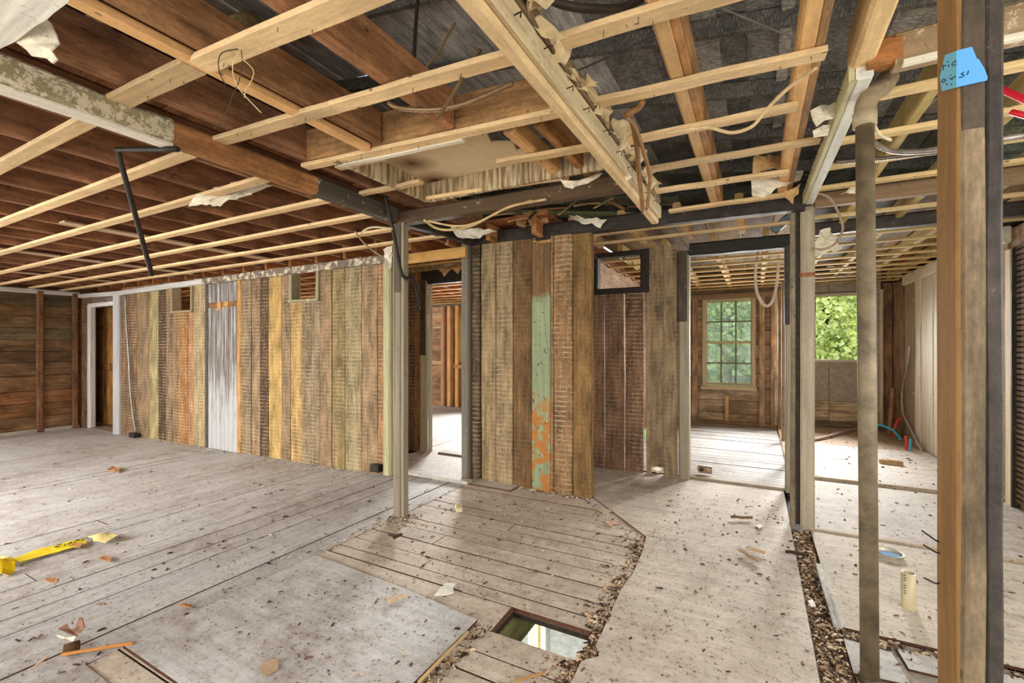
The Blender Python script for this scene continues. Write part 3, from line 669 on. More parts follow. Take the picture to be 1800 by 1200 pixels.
# left room: straps across, joists above, boards over them
for i, y in enumerate((-1.1, -0.7, -0.3, 0.1, 0.5, 0.90, 1.29, 1.69, 2.12, 2.51, 2.90, 3.28)):
    box('strap', XL, -2.42 - (0.0 if i % 2 else 0.02), y - 0.07, y, ZS, ZS + 0.022, 'lumber', LB(), ceiling, axis=0, n=8, jit=0.002)
x = -2.62; jx = []
while x > XL + 0.1: jx.append(x); x -= 0.47
for x in jx:
    box('joist', x - 0.022, x + 0.022, -1.6, 3.52, ZS + 0.023, ZS + 0.21, 'wood', C(144, 100, 70), ceiling, axis=1, n=4, jit=0.002)
for x in (-4.9, -6.8, -8.7): box('board', x - 0.06, x + 0.06, 1.5, 3.4, ZS + 0.024, ZS + 0.04, 'flake', C(176, 150, 120, .3), ceiling, axis=1)
y = -1.6
while y < 3.6:
    wd = R(0.16, 0.24)
    for a, b in ((XL - 0.1, R(-7.5, -5.5)), (None, -2.46)):
        if a is None: a = last
        last = b
        box('deck_board', a, b - 0.004, y, y + wd - 0.005, ZS + 0.212, ZS + 0.235, 'wood', random.choice([C(168, 112, 78), C(150, 98, 68), C(176, 124, 86)]), ceiling, axis=0, n=1)
    y += wd
# middle and right: straps followed on their own slightly skewed lines
def strap(pa, pb, z=ZM, wd=0.065, c=None, ea=0, eb=0, th=0.022):
    a, b = Pz(pa[0], pa[1], z), Pz(pb[0], pb[1], z); d = (b - a).normalized(); a -= d * ea; b += d * eb
    side = Vector((0, 0, 1)).cross(d); side = side if side.y < 0 else -side
    a += side * wd / 2 + Vector((0, 0, th / 2)); b += side * wd / 2 + Vector((0, 0, th / 2))
    o = bar('strap', a, b, wd, th, 'lumber', c or LB(), ceiling, (0, 0, 1), n=6, jit=0.002)
    for i in range(int((b - a).length / 0.19)):
        q = a.lerp(b, R(0.04, 0.96)) + side * R(-0.4, 0.4) * wd - Vector((0, 0, th / 2)); ln = R(0.008, 0.028)
        tube('nail', [q, q - Vector((R(-0.004, 0.004), R(-0.004, 0.004), ln))], 0.0016, 'metal', C(120, 108, 96), o, sides=4, straight=True)
    return o
strap((240, 187), (363, 132), wd=0.09, ea=0.12); strap((372, 131), (697, 0), wd=0.09, eb=1.1)
strap((410, 253), (600, 199), ea=0.05, wd=0.075); strap((600, 199), (877, 123), wd=0.075, eb=0.06); strap((970, 95), (1310, 0), wd=0.075, ea=0.1, eb=0.25)
strap((545, 300), (960, 213), eb=0.1); strap((1020, 198), (1420, 112), ea=0.12, eb=0.05)
strap((880, 293), (1018, 270), eb=0.1); strap((1080, 262), (1248, 228), ea=0.1, eb=0.35)
strap((1112, 310), (1440, 254), ea=0.1); strap((1138, 344), (1385, 308), ea=0.1); strap((1190, 374), (1385, 347), ea=0.05)
strap((752, 352), (990, 318), wd=0.03, ea=0.0); strap((640, 345), (745, 325), wd=0.05); strap((600, 300), (680, 283), wd=0.05)
for yy in (2.42, 2.86, 3.24, 3.64, 4.05, 4.43): box('strap', 0.36, 1.86, yy - 0.065, yy, ZM, ZM + 0.022, 'lumber', C(232, 200, 144), ceiling, axis=0, n=3)
for yy in (0.5, 0.9, 1.3): box('strap', 0.2, 1.86, yy - 0.065, yy, ZM + 0.03, ZM + 0.05, 'lumber', C(232, 200, 144), ceiling, axis=0, n=3)
y = 4.98
while y < 8.95:                                         # far rooms
    if y < 8.5: box('strap', -1.55, 0.34, y - 0.05, y, 2.24, 2.262, 'lumber', C(196, 164, 106), ceiling, axis=0, n=2)
    box('strap', 0.35, 1.84, y - 0.05, y, 2.28, 2.302, 'lumber', C(190, 162, 106), ceiling, axis=0, n=2)
    y += 0.40
y = 3.9
while y < 8.5:
    box('strap', -10.6, -1.65, y - 0.05, y, 2.27, 2.292, 'lumber', C(226, 180, 116), ceiling, axis=0, n=2); y += 0.40
for yy in (4.12, 4.50): box('strap', -2.3, 0.33, yy - 0.06, yy, 2.335, 2.357, 'lumber', LB(), ceiling, axis=0, n=4)
for xx in (-1.95, -1.5, -1.05, -0.6, -0.15): box('joist', xx, xx + 0.06, 3.86, 4.76, 2.358, 2.47, 'lumber', C(214, 172, 114), ceiling, axis=1, n=3)
# joists of the middle and the right
def joist(px_, py_, y0, y1, wd, h, c, mat='lumber', z=ZM + 0.024, name='joist'):
    x = Pz(px_, py_, z).x
    return box(name, x - wd / 2, x + wd / 2, y0, y1, z, z + h, mat, c, ceiling, axis=1, n=4, jit=0.002)
joist(230, 157, -1.5, 3.6, 0.045, 0.20, C(140, 98, 70), 'wood')
joist(333, 110, -1.5, 1.76, 0.05, 0.04, C(222, 172, 116), z=ZM + 0.0)
joist(345, 106, -1.5, 1.76, 0.045, 0.15, C(164, 122, 84), 'wood', z=ZM + 0.045)
joist(372, 97, -1.5, 1.76, 0.05, 0.17, C(158, 114, 76), 'wood')
joist(640, 122, -1.5, 1.81, 0.055, 0.19, C(180, 128, 88), 'wood')
joist(943, 277, 1.99, 2.72, 0.07, 0.10, C(214, 168, 112)); joist(985, 262, 1.99, 2.9, 0.05, 0.15, C(180, 130, 80), 'wood')
joist(1215, 220, -1.5, 3.7, 0.06, 0.10, C(220, 176, 124)); joist(1232, 219, -1.5, 3.7, 0.03, 0.16, C(176, 128, 82), 'wood')
joist(1398, 210, -1.5, 3.7, 0.06, 0.10, C(230, 182, 122)); joist(1415, 205, -1.5, 3.7, 0.03, 0.16, C(170, 130, 88), 'wood')
for xx in (0.62, 1.0, 1.42, 1.78):
    box('joist', xx, xx + 0.05, -1.5, 9.0, ZM + 0.024, ZM + 0.15, 'lumber', C(200, 174, 116), ceiling, axis=1, n=4)
for xx in (-1.3, -0.85, -0.40, 0.05):
    box('joist', xx, xx + 0.05, 4.8, 8.6, 2.262, 2.40, 'lumber', C(186, 150, 92), ceiling, axis=1, n=3)
for xx in np.arange(-10.2, -1.7, 0.47): box('joist', xx, xx + 0.045, 3.6, 8.6, 2.293, 2.45, 'wood', C(180, 122, 74), ceiling, axis=1, n=2)
bar('trimmer', (-2.28, 1.735, ZM + 0.11), (-0.76, 1.90, ZM + 0.11), 0.04, 0.17, 'wood', C(166, 124, 80), ceiling, n=5)
for i in range(8): box('deck_board', -10.7, -1.6, 3.6 + i * 0.63, 3.6 + i * 0.63 + 0.62, 2.452, 2.475, 'wood', C(160, 100, 64), ceiling, axis=0, n=1)
for i in range(12): box('deck_board', -1.6 + i * 0.29, -1.6 + i * 0.29 + 0.284, 4.75, 9.1, 2.50, 2.52, 'wood', random.choice([C(120, 96, 62), C(150, 120, 72), C(86, 70, 48)]), ceiling, axis=1, n=1)
# plastered hatch recess
hx0, hy1 = -2.05, 2.56
box('hatch_side', hx0 - 0.03, hx0, 1.76, hy1, ZM - 0.005, ZM + 0.14, 'streak', C(134, 110, 80), ceiling, axis=1, n=2)
box('hatch_side', hx0, -0.78, hy1, hy1 + 0.03, ZM - 0.005, ZM + 0.14, 'streak', C(134, 110, 80), ceiling, axis=0, n=2)
hp = [(0, -0.22), (0, 0.57), (0.92, 0.57), (0.90, 0.45), (0.80, 0.40), (0.83, 0.30), (0.72, 0.24), (0.76, 0.12), (0.68, 0.02), (0.66, -0.14)]
o = prism('hatch_drywall', [(hx0 + a, 1.985 + b, ZM + 0.14) for a, b in hp][::-1], 0.015, 'stain', C(255, 255, 255), ceiling); o['label'] = 'scorched cream drywall panel in the ceiling hatch'
la, lb = Pz(598, 292, ZM - 0.006), Pz(815, 247, ZM - 0.006)
bar('hatch_lip', la, lb, 0.03, 0.010, 'flake', C(226, 214, 190, .1), ceiling, n=4)

# charred roof boards overhead
roof = struct('roof', (0, 2, 3.0))
def zr(x): return 3.02 + 0.16 * (1.9 - x)
holes = [Vector((0, 0, 0))]
def roof_hit(px_, py_):
    d = ray(px_, py_); s = (3.02 + 0.16 * 1.9 - CAMZ) / (d.z + 0.16 * d.x); return O + d * s
H1, H2 = roof_hit(642, 50), roof_hit(640, 140)
x = 2.1
while x > -4.8:
    wd = R(0.15, 0.23); segs = [(-1.7, 9.15)]
    for h, r in ((H1, 0.11), (H2, 0.07)):
        if abs(h.x - (x - wd / 2)) < wd * 0.6:
            ns = []
            for a, b in segs:
                if a < h.y < b: ns += [(a, h.y - r), (h.y + r, b)]
                else: ns.append((a, b))
            segs = ns
    c = random.choice([C(172, 168, 164), C(192, 188, 182), C(150, 146, 142), C(206, 200, 194)])
    if x < -1.0: c = random.choice([C(240, 236, 232), C(226, 222, 218), C(248, 244, 240)])
    for a, b in segs:
        dz = random.choice((0, 0.012)); p0, p1 = Vector((x - wd / 2, a, zr(x - wd / 2) + dz)), Vector((x - wd / 2, b, zr(x - wd / 2) + dz))
        bar('roof_board', p0, p1, wd + 0.012, 0.022, 'char' if x > -1.0 else 'wood', c, roof, (0.158, 0, 1), n=6, jit=0.003, ch=0.010)
    x -= wd
for yy in (-0.9, -0.1, 0.75, 1.5, 2.3, 3.1, 3.9, 4.7, 5.6, 6.5, 7.4, 8.3):
    bar('rafter', (2.1, yy, zr(2.1) - 0.07), (-4.75, yy, zr(-4.75) - 0.07), 0.05, 0.11, 'char', C(130, 124, 116), roof, n=4)
for xx in (0.16, -0.42): bar('batten', (xx, -1.5, zr(xx) - 0.03), (xx, 4.8, zr(xx) - 0.03), 0.07, 0.03, 'char', C(226, 218, 208), roof, n=4)
bar('knee_wall_plate', (-4.7, -1.6, 3.3), (-4.7, 9.1, 3.3), 0.06, 1.62, 'char', C(84, 74, 64), roof, n=4)

# ================================================================== BEAMS AND POSTS
def beam(name, label, p0, p1, wd, h, mat, c, n=8, jit=0.003, cat='beam'):
    o = bar(name, p0, p1, wd, h, mat, c, None, n=n, jit=jit); return tag(o, label, cat)
e = empty('ceiling_beam', (-2.44, 0.6, 2.25), 'long beam with flaking plaster and a bare orange stretch, ending at the slim post', 'beam')
box('plastered_length', -2.49, -2.385, -1.6, Px(305, HZ, -2.39).y, 2.248, 2.36, 'flake', C(150, 136, 104, 0.62), e, axis=1, n=10, jit=0.004)
ya = Px(305, HZ, -2.39).y; yb = Px(560, HZ, -2.39).y
box('bare_length', -2.485, -2.39, ya, yb, 2.252, 2.36, 'wood', C(176, 122, 76), e, axis=1, n=6)
box('burnt_length', -2.487, -2.388, yb, 2.62, 2.252, 2.36, 'flake', C(84, 74, 62, 0.3), e, axis=1, n=6)
box('bottom_edge', -2.47, -2.392, -1.6, ya, 2.236, 2.25, 'flake', C(236, 226, 206, 0.2), e, axis=1, n=10, jit=0.003)
beam('ceiling_beam', 'sooty cross beam running right from the top of the slim post', (-2.43, 2.70, 2.29), (-0.70, 2.74, 2.29), 0.10, 0.10, 'flake', C(92, 72, 52, 0.28))
beam('ceiling_beam', 'burnt black beam from the slim post back to the short plank wall', (-2.44, 2.76, 2.305), (-2.44, 3.74, 2.345), 0.10, 0.10, 'soot', C(48, 42, 36))
e = empty('ceiling_beam', (-0.75, 1.6, 2.2), 'heavy pale beam hanging across the middle, edged with torn plaster', 'beam')
bl = Pz(866.7, 100, 2.205).x
b0 = bar('beam_timber', (-0.692, -1.5, 2.257), (-0.652, 3.42, 2.252), 0.052, 0.105, 'lumber', C(226, 194, 146), e, n=8, jit=0.003)
sbd = bar('side_board', (-0.655, -1.5, 2.27), (-0.615, 3.38, 2.265), 0.02, 0.085, 'flake', C(206, 186, 146, 0.35), e, n=8, jit=0.004)
bar('upper_board', (-0.648, -1.5, 2.345), (-0.608, 3.30, 2.34), 0.03, 0.06, 'wood', C(124, 102, 76), e, n=6)
for i in range(11):
    yy = 0.9 + i * 0.22; b = Vector((-0.636 + 0.008 * yy, yy + R(-0.05, 0.05), 2.27 + R(-0.025, 0.025)))
    tube('staple', [b, b + Vector((0.03, 0.0, 0.004)), b + Vector((0.032, R(-0.012, 0.012), -0.02))], 0.0022, 'metal', C(40, 34, 30), sbd, sides=4, k=1)
for i in range(9):
    ya_ = 0.75 + i * 0.27; yb_ = ya_ + R(0.22, 0.34); zt_ = 2.315; xo = -0.634 + 0.008 * ya_
    crumple('torn_edge', [(xo, ya_, zt_), (xo + 0.01, (ya_ + yb_) / 2, zt_ + 0.01), (xo, yb_, zt_), (xo + R(0.03, 0.07), yb_ - 0.05, zt_ + R(0.02, 0.06)), (xo + R(0.05, 0.1), (ya_ + yb_) / 2, zt_ + R(0.01, 0.07)), (xo + R(0.02, 0.06), ya_ + 0.05, zt_ + R(0.02, 0.06))], 0.018, 0.005, 'flake', C(216, 192, 150, 0.25), e, rag=0.03)
beam('ceiling_beam', 'charred beam over the short plank wall, running right towards the pale post', (-2.46, 3.79, 2.36), (0.30, 3.80, 2.325), 0.10, 0.12, 'soot', C(52, 44, 38))
beam('ceiling_beam', 'brown plaster-edged beam to the right of the pale post, behind the iron pipe', (0.36, 3.86, 2.335), (1.86, 3.86, 2.335), 0.09, 0.10, 'flake', C(140, 112, 84, 0.25))
bar('door_header', (xw(1212, YR), YR + 0.02, 2.25), (0.30, YR + 0.04, 2.25), 0.11, 0.12, 'soot', C(40, 35, 30), wall_recess, n=6, jit=0.003)
beam('ceiling_beam', 'second burnt dark beam farther back behind the iron pipe', (0.34, 4.82, 2.34), (1.86, 4.82, 2.34), 0.10, 0.11, 'soot', C(62, 54, 48))
# pale beam descending to the right-hand post
pa, pb = Pz(1505, 148, 2.30), Pz(1417, 362, 2.30)
e = empty('ceiling_beam', (0.33, 3.0, 2.30), 'whitewashed beam leading to the top of the pale right-hand post', 'beam')
bar('beam_timber', (0.355, 2.12, 2.345), (0.325, 3.80, 2.345), 0.055, 0.09, 'flake', C(222, 218, 206, 0.1), e, n=6)
est = bar('edge_strip', (0.318, 2.12, 2.335), (0.290, 3.80, 2.335), 0.02, 0.075, 'flake', C(196, 188, 142, 0.1), e, n=6)
for i in range(26):
    yy = 2.25 + i * 0.058; b = Vector((0.306 - 0.017 * (yy - 2.1), yy, 2.345 + R(-0.01, 0.01)))
    tube('staple', [b, b + Vector((-0.028, 0.0, -0.004))], 0.0016, 'metal', C(60, 46, 34), est, sides=4, straight=True)
beam('ceiling_beam', 'pale bare timber rising above the elbow of the iron pipe', (0.355, 0.2, 2.43), (0.345, 2.16, 2.43), 0.075, 0.16, 'lumber', C(228, 194, 142))
beam('ceiling_beam', 'plaster-crusted cross beam passing behind the foreground post', (0.44, 2.13, 2.375), (1.86, 2.13, 2.375), 0.08, 0.12, 'flake', C(168, 140, 106, 0.45))
beam('ceiling_beam', 'short orange timber end beside the pipe elbow', (0.36, 2.12, 2.378), (0.46, 2.12, 2.378), 0.07, 0.10, 'wood', C(176, 118, 70), n=2)
beam('ceiling_beam', 'white strip of plaster along the cross beam behind the foreground post', (0.46, 2.095, 2.315), (1.86, 2.095, 2.315), 0.03, 0.02, 'flake', C(236, 226, 206, .1))

p = Pz(704, 906, 0)
e = empty('post', (p.x, p.y, 0), 'slim weathered post standing alone in the middle of the room', 'post')
box('timber', p.x - 0.045, p.x + 0.03, p.y - 0.03, p.y + 0.05, 0, 2.25, 'flake', C(140, 128, 108, 0.12), e, axis=2, n=6, jit=0.002)
box('edge_moulding', p.x + 0.03, p.x + 0.055, p.y - 0.028, p.y + 0.03, 0, 2.25, 'flake', C(150, 140, 116, 0.1), e, axis=2, n=5)
box('edge_moulding', p.x - 0.058, p.x - 0.045, p.y - 0.02, p.y + 0.03, 0, 2.25, 'flake', C(150, 136, 112, 0.1), e, axis=2, n=5)
box('charred_top', p.x - 0.048, p.x + 0.033, p.y - 0.034, p.y + 0.05, 1.72, 2.25, 'flake', C(92, 82, 68, 0.3), e, axis=2, n=5)

p = Pz(1410, 928, 0)
e = empty('post', (p.x, p.y, 0), 'pale doubled post beside the opening to the right-hand room', 'post')
box('stud', p.x - 0.012, p.x + 0.075, p.y - 0.03, p.y + 0.06, 0, 2.30, 'flake', C(162, 150, 126, 0.06), e, axis=2, n=6)
box('stud', p.x - 0.070, p.x - 0.038, p.y - 0.0, p.y + 0.09, 0, 2.28, 'wood', C(134, 118, 94, .1), e, axis=2, n=6)
box('dark_filler', p.x - 0.040, p.x - 0.010, p.y + 0.01, p.y + 0.07, 0.02, 2.28, 'soot', C(54, 44, 34), e, axis=2, n=6)
box('rust_band', p.x - 0.014, p.x + 0.077, p.y - 0.032, p.y + 0.05, 1.80, 1.83, 'rust', C(140, 88, 54), e, axis=2, n=1)

# foreground post
X0 = 0.345
y0 = Px(1684, HZ, X0).y; y1 = Px(1647, HZ, X0).y
xa = Py(1735, HZ, y0).x; xb = Py(1765, HZ, y0 + 0.01).x
fg = empty('post', (X0 + 0.04, y0 + 0.05, 0), 'large foreground post of three studs, tan, grey and charred, with blue tape', 'post')
box('stud', X0, X0 + 0.026, y0 + 0.004, y1, 0, 2.62, 'lumber', C(160, 120, 74), fg, axis=2, n=10, jit=0.0012)
box('stud', X0 + 0.004, xa, y0, y0 + 0.085, 0, 1.72, 'wood', C(126, 108, 84), fg, axis=2, n=8, jit=0.001)
box('stud', X0 + 0.004, xa, y0 + 0.0005, y0 + 0.085, 1.70, 2.62, 'soot', C(86, 72, 58), fg, axis=2, n=6, jit=0.001)
box('burnt_stud', xa + 0.001, xb, y0 + 0.006, y0 + 0.09, 0, 2.62, 'soot', C(66, 57, 50), fg, axis=2, n=14, jit=0.0016)
def onL(zx, zy): return Px(1640 + zx / 12, 70 + zy / 12, X0 - 0.0022)
def onR(zx, zy): return Py(1640 + zx / 12, 70 + zy / 12, y0 - 0.0026)
tp = empty('masking_tape', onL(340, 1000), 'torn blue masking tape with black handwriting, stuck on the foreground post', 'tape')
tsL = prism('tape_strip', [onL(265, 320), onL(160, 780), onL(205, 1085), onL(519, 1000), onL(519, 225)], -0.0012, 'plastic', C(112, 204, 236), tp)
tsR = prism('tape_strip', [onR(519, 225), onR(519, 1000), onR(1140, 860), onR(1150, 790), onR(1085, 620), onR(960, 410), onR(925, 410), onR(820, 150)], -0.0012, 'plastic', C(92, 166, 226), tp)
def stroke(pts, f, dx=-0.0022, dy=0.0):
    P = [f(*q) + (Vector((-0.0014, 0, 0)) if f is onL else Vector((0, -0.0016, 0))) for q in pts]
    tube('handwriting', P, 0.0009, 'plain', C(14, 30, 52), tsL if f is onL else tsR, sides=5, k=4)
for s in ([(222, 520), (236, 575), (242, 635)], [(236, 575), (255, 543), (292, 538)], [(346, 522), (352, 545), (357, 562)], [(320, 452), (330, 458), (334, 462)],
          [(517, 440), (460, 462), (422, 515), (445, 538), (480, 525), (514, 495)], [(290, 850), (240, 822), (208, 858), (222, 888), (262, 882), (295, 845)],
          [(386, 798), (400, 826), (430, 822), (442, 790), (468, 775), (496, 772)], [(395, 738), (402, 742), (408, 744)], [(308, 915), (314, 930), (314, 948)], [(395, 936), (408, 936), (422, 932)]): stroke(s, onL)
for s in ([(650, 688), (590, 730), (636, 744), (640, 772), (600, 794), (540, 802)], [(742, 660), (730, 710), (706, 748)]): stroke(s, onR)
for (a, b) in (((1620, 932), (1655, 955)), ((1623, 957), (1652, 972)), ((1624, 1015), (1651, 1024))):
    tube('bent_nail', [Pd(b[0], b[1], 0.97), Pd((a[0] + b[0]) / 2 + 6, (a[1] + b[1]) / 2 + 5, 0.98), Pd(a[0], a[1], 1.0)], 0.0018, 'rust', C(58, 44, 34), fg, sides=5)

# ================================================================== PIPES, CABLES, FITTINGS
def thing(o, label, cat, group=None): return tag(o, label, cat, group)
pb_ = Pz(1529, 1197, 0); pt_ = Pd(1520, 208, 1.78)
e = empty('iron_pipe', (pb_.x, pb_.y, 0), 'tall dull iron drain pipe with a plaster-crusted elbow at the top', 'pipe')
tube('pipe_shaft', [pb_ + Vector((0, 0, -0.03)), pb_.lerp(pt_, 0.5), pt_], 0.0305, 'rust', C(126, 112, 88), e, sides=20, straight=True)
el = [Pd(1520, 215, 1.78), Pd(1522, 185, 1.78), Pd(1534, 165, 1.79), Pd(1552, 152, 1.82), Pd(1562, 135, 1.84)]
tube('pipe_elbow', el, 0.036, 'flake', C(150, 132, 104, .3), e, sides=16)
tube('pipe_collar', [Pd(1520, 222, 1.78), Pd(1520, 198, 1.78)], 0.040, 'flake', C(176, 160, 130, .4), e, sides=16, straight=True)
tube('pipe_foot', [pb_ + Vector((0, 0, -0.01)), pb_ + Vector((0, 0, 0.02))], 0.036, 'rust', C(84, 72, 54), e, sides=16, straight=True)

thing(tube('black_pipe', [Pd(312, 262, 2.10), Pd(214, 263, 2.28), Pd(208, 268, 2.3), Pd(222, 320, 2.35), Pd(244, 400, 2.48), Pd(267, 484, 2.62)], 0.0125, 'rust', C(46, 38, 30), sides=10, k=5), 'bent black iron pipe hanging from the flaking beam at left', 'pipe')
thing(tube('black_pipe', [Pd(674, 335, 3.25), Pd(690, 400, 3.32), Pd(703, 470, 3.38), Pd(711, 487, 3.4), Pd(724, 490, 3.44), Pd(731, 505, 3.5), Pd(735, 545, 3.55)], 0.0135, 'rust', C(50, 42, 34), sides=10, k=5), 'thin black pipe crossing the slim post and bending beside the doorway', 'pipe')
def cable(label, pts, r, c, mat='plain', ribs=0.0, name='cable', cat='cable', group=None):
    return thing(tube(name, [Pd(*q) for q in pts], r, mat, c, None, sides=7, ribs=ribs, k=7), label, cat, group)
s = 1.575
cable('black wire curling from the strap above the flaking beam', [(418, 86, s), (392, 92, s), (384, 108, s), (387, 130, s), (398, 152, s), (400, 163, s)], 0.0016, C(40, 34, 26))
cable('long thin dark wire dangling lowest from the strap hole at upper left', [(424, 88, s), (426, 112, s), (420, 142, s), (408, 170, s), (402, 190, s), (386, 214, s), (376, 227, s)], 0.0016, C(72, 60, 44))
cable('cream wire crossing diagonally below the strap hole at upper left', [(420, 90, s), (410, 110, s), (410, 132, s), (418, 152, s), (434, 172, s), (459, 198, s)], 0.0017, C(214, 192, 140))
cable('short cream wire curling outward from the strap hole at upper left', [(426, 104, s), (440, 116, s), (446, 128, s), (440, 146, s), (432, 156, s), (430, 172, s)], 0.0017, C(206, 182, 128))
cable('ribbed flexible conduit sagging under the ceiling beside the hatch', [(682, 180, 2.02), (696, 188, 2.02), (724, 192, 2.02), (770, 192, 2.0), (815, 183, 1.98), (860, 165, 1.95), (902, 146, 1.92)], 0.0105, C(150, 122, 88), 'metal', 0.13, 'flexible_conduit', 'conduit')
cable('dark stick of cable slanting down over the conduit', [(845, 86, 1.70), (822, 122, 1.74), (800, 160, 1.78), (768, 208, 1.86)], 0.008, C(104, 80, 50), name='cable_end')
cable('upright dark rod high in the roof gap', [(735, -10, 2.6), (730, 60, 2.5), (727, 128, 2.4)], 0.011, C(58, 48, 36), name='hanging_rod', cat='rod')
cable('knotted bundle of thin wires high in the roof gap', [(800, 40, 2.0), (786, 64, 2.05), (772, 90, 2.1), (756, 110, 2.15), (741, 131, 2.2)], 0.006, C(120, 96, 62))
cable('thick black jointed pipe at the top edge of the ceiling', [(958, -6, 1.62), (985, 6, 1.62), (1025, 14, 1.62), (1085, 16, 1.62), (1105, 10, 1.62), (1135, -5, 1.62)], 0.016, C(66, 54, 44), 'rust', name='black_pipe', cat='pipe')
cable('straight wire slanting across the charred roof boards beside the pale beam', [(990, 135, 2.3), (1070, 100, 2.35), (1160, 58, 2.4)], 0.005, C(84, 78, 70))
cable('thin bright wire slanting across the charred roof boards at upper right', [(1268, 14, 2.4), (1340, 44, 2.4), (1412, 73, 2.4)], 0.005, C(150, 142, 130))
cable('brown cloth cord with a hooked top hanging beside the pale beam', [(1130, 178, 1.90), (1122, 190, 1.94), (1101, 204, 1.98), (1112, 216, 2.06), (1120, 262, 2.28), (1124, 310, 2.48), (1130, 372, 2.68)], 0.0125, C(138, 100, 60))
cable('second brown cord looping from the hooked cord', [(1104, 206, 2.00), (1116, 222, 2.08), (1130, 262, 2.26), (1142, 305, 2.44), (1141, 335, 2.56), (1137, 368, 2.66)], 0.0105, C(150, 112, 68))
cable('tan cable draped over the ceiling joists at right', [(1170, 234, 1.98), (1205, 228, 1.98), (1245, 224, 1.98), (1285, 233, 1.96), (1322, 222, 1.92), (1345, 195, 1.88), (1385, 155, 1.8), (1436, 118, 1.7)], 0.0075, C(206, 176, 130))
cable('grey cable hanging in a deep loop before the sash window', [(1334, 430, 5.0), (1328, 480, 5.2), (1331, 515, 5.3), (1345, 537, 5.35), (1358, 528, 5.35), (1366, 495, 5.3), (1369, 445, 5.1)], 0.0155, C(206, 200, 184))
cable('grey cable looping out beside the top of the pale doubled post', [(1432, 338, 3.05), (1456, 346, 3.05), (1468, 362, 3.08), (1478, 385, 3.1), (1481, 405, 3.1), (1468, 428, 3.1), (1448, 438, 3.12), (1428, 436, 3.14)], 0.008, C(150, 132, 106))
cable('pale cable arching from the ceiling to the slim post', [(632, 412, 3.3), (645, 402, 3.3), (662, 399, 3.3), (690, 402, 3.3)], 0.0075, C(206, 188, 152))
cable('pale cable running down to the corner of the plank wall near the slim post', [(625, 408, 3.7), (638, 425, 4.0), (658, 442, 4.3), (684, 457, 4.56)], 0.0075, C(200, 176, 136))
cable('long pale cable slung under the sooty cross beam', [(745, 386, 3.0), (765, 400, 3.05), (790, 404, 3.05), (828, 397, 3.05), (862, 380, 3.0), (900, 362, 2.95), (960, 350, 2.9)], 0.0085, C(196, 166, 118))
cable('second pale cable slung just below the sooty cross beam', [(752, 388, 3.02), (790, 396, 3.06), (820, 396, 3.06), (855, 384, 3.04), (885, 368, 3.0), (935, 352, 2.95)], 0.007, C(214, 186, 138))
cable('twisted pale cable hanging from the right ceiling near the pipe', [(1536, 216, 1.85), (1540, 226, 1.85), (1548, 238, 1.86), (1566, 246, 1.88)], 0.006, C(214, 196, 164))
cable('grey armoured conduit passing behind the foreground post', [(1532, 246, 2.3), (1548, 258, 2.25), (1572, 266, 2.2), (1610, 267, 2.1), (1660, 262, 2.0), (1740, 248, 1.9), (1810, 236, 1.85)], 0.012, C(170, 160, 152), 'metal', 0.13, 'flexible_conduit', 'conduit')
cable('dark armoured conduit lying on the strap behind the iron pipe', [(1470, 285, 2.5), (1520, 281, 2.45), (1580, 275, 2.4), (1650, 267, 2.3)], 0.012, C(110, 98, 84), 'metal', 0.13, 'flexible_conduit', 'conduit')
cable('upper bright red water pipe at the right edge', [(1740, 148, 1.9), (1765, 159, 1.85), (1810, 179, 1.75)], 0.013, C(226, 34, 60), 'plastic', name='red_pipe', cat='pipe')
cable('lower bright red water pipe with a tan fitting at the right edge', [(1778, 197, 1.9), (1790, 200, 1.88), (1815, 207, 1.85)], 0.012, C(220, 30, 52), 'plastic', name='red_pipe', cat='pipe')
cable('dark bolt-like fitting above the right straps', [(1616, 200, 2.4), (1630, 187, 2.38), (1648, 172, 2.35)], 0.014, C(150, 136, 112), 'metal', name='pipe_fitting', cat='fitting')
# conduit and box on the plank wall
e = empty('wall_conduit', Py(236, 765, YB - 0.06), 'grey conduit running down the plank wall to a small black box', 'conduit')
tube('conduit', [Py(a, b, YB - 0.035) for a, b in ((221, 518), (222, 560), (226, 620), (229, 680), (234, 730), (239, 760))], 0.014, 'metal', C(150, 148, 142), e, sides=8)
q = Py(237, 766, YB - 0.06); q.z = zf(q.x)
box('outlet_box', q.x - 0.10, q.x + 0.06, YB - 0.10, YB - 0.02, q.z, q.z + 0.07, 'metal', C(60, 54, 48), e, axis=0, n=1)
q = Py(661, 819, YB - 0.05)
thing(box('junction_box', q.x - 0.07, q.x + 0.05, YB - 0.07, YB - 0.01, 0.02, 0.10, 'metal', C(52, 46, 40), None, axis=0, n=2, jit=0.006), 'crushed black box at the foot of the plank wall near the pale end board', 'box')
# floor outlet by the casing
q = Pz(1238, 832, 0.025); e = empty('floor_outlet', (q.x, q.y, 0.025), 'loose brown double outlet lying on the sill of the far room', 'outlet')
b0 = box('outlet_body', q.x - 0.06, q.x + 0.07, q.y, q.y + 0.05, 0.026, 0.10, 'plastic', C(150, 124, 100), e, axis=0, n=1, ch=0.012)
for dx, c in ((-0.025, C(60, 50, 38)), (0.035, C(186, 164, 140))): tube('socket', [(q.x + dx, q.y - 0.004, 0.064), (q.x + dx, q.y + 0.01, 0.064)], 0.021, 'plastic', c, e, sides=12, straight=True)
tube('lead_wire', [(q.x - 0.06, q.y + 0.02, 0.05), (q.x - 0.09, q.y + 0.03, 0.09), (q.x - 0.13, q.y + 0.03, 0.12), (q.x - 0.15, q.y + 0.02, 0.08)], 0.004, 'plastic', C(226, 218, 190), e)
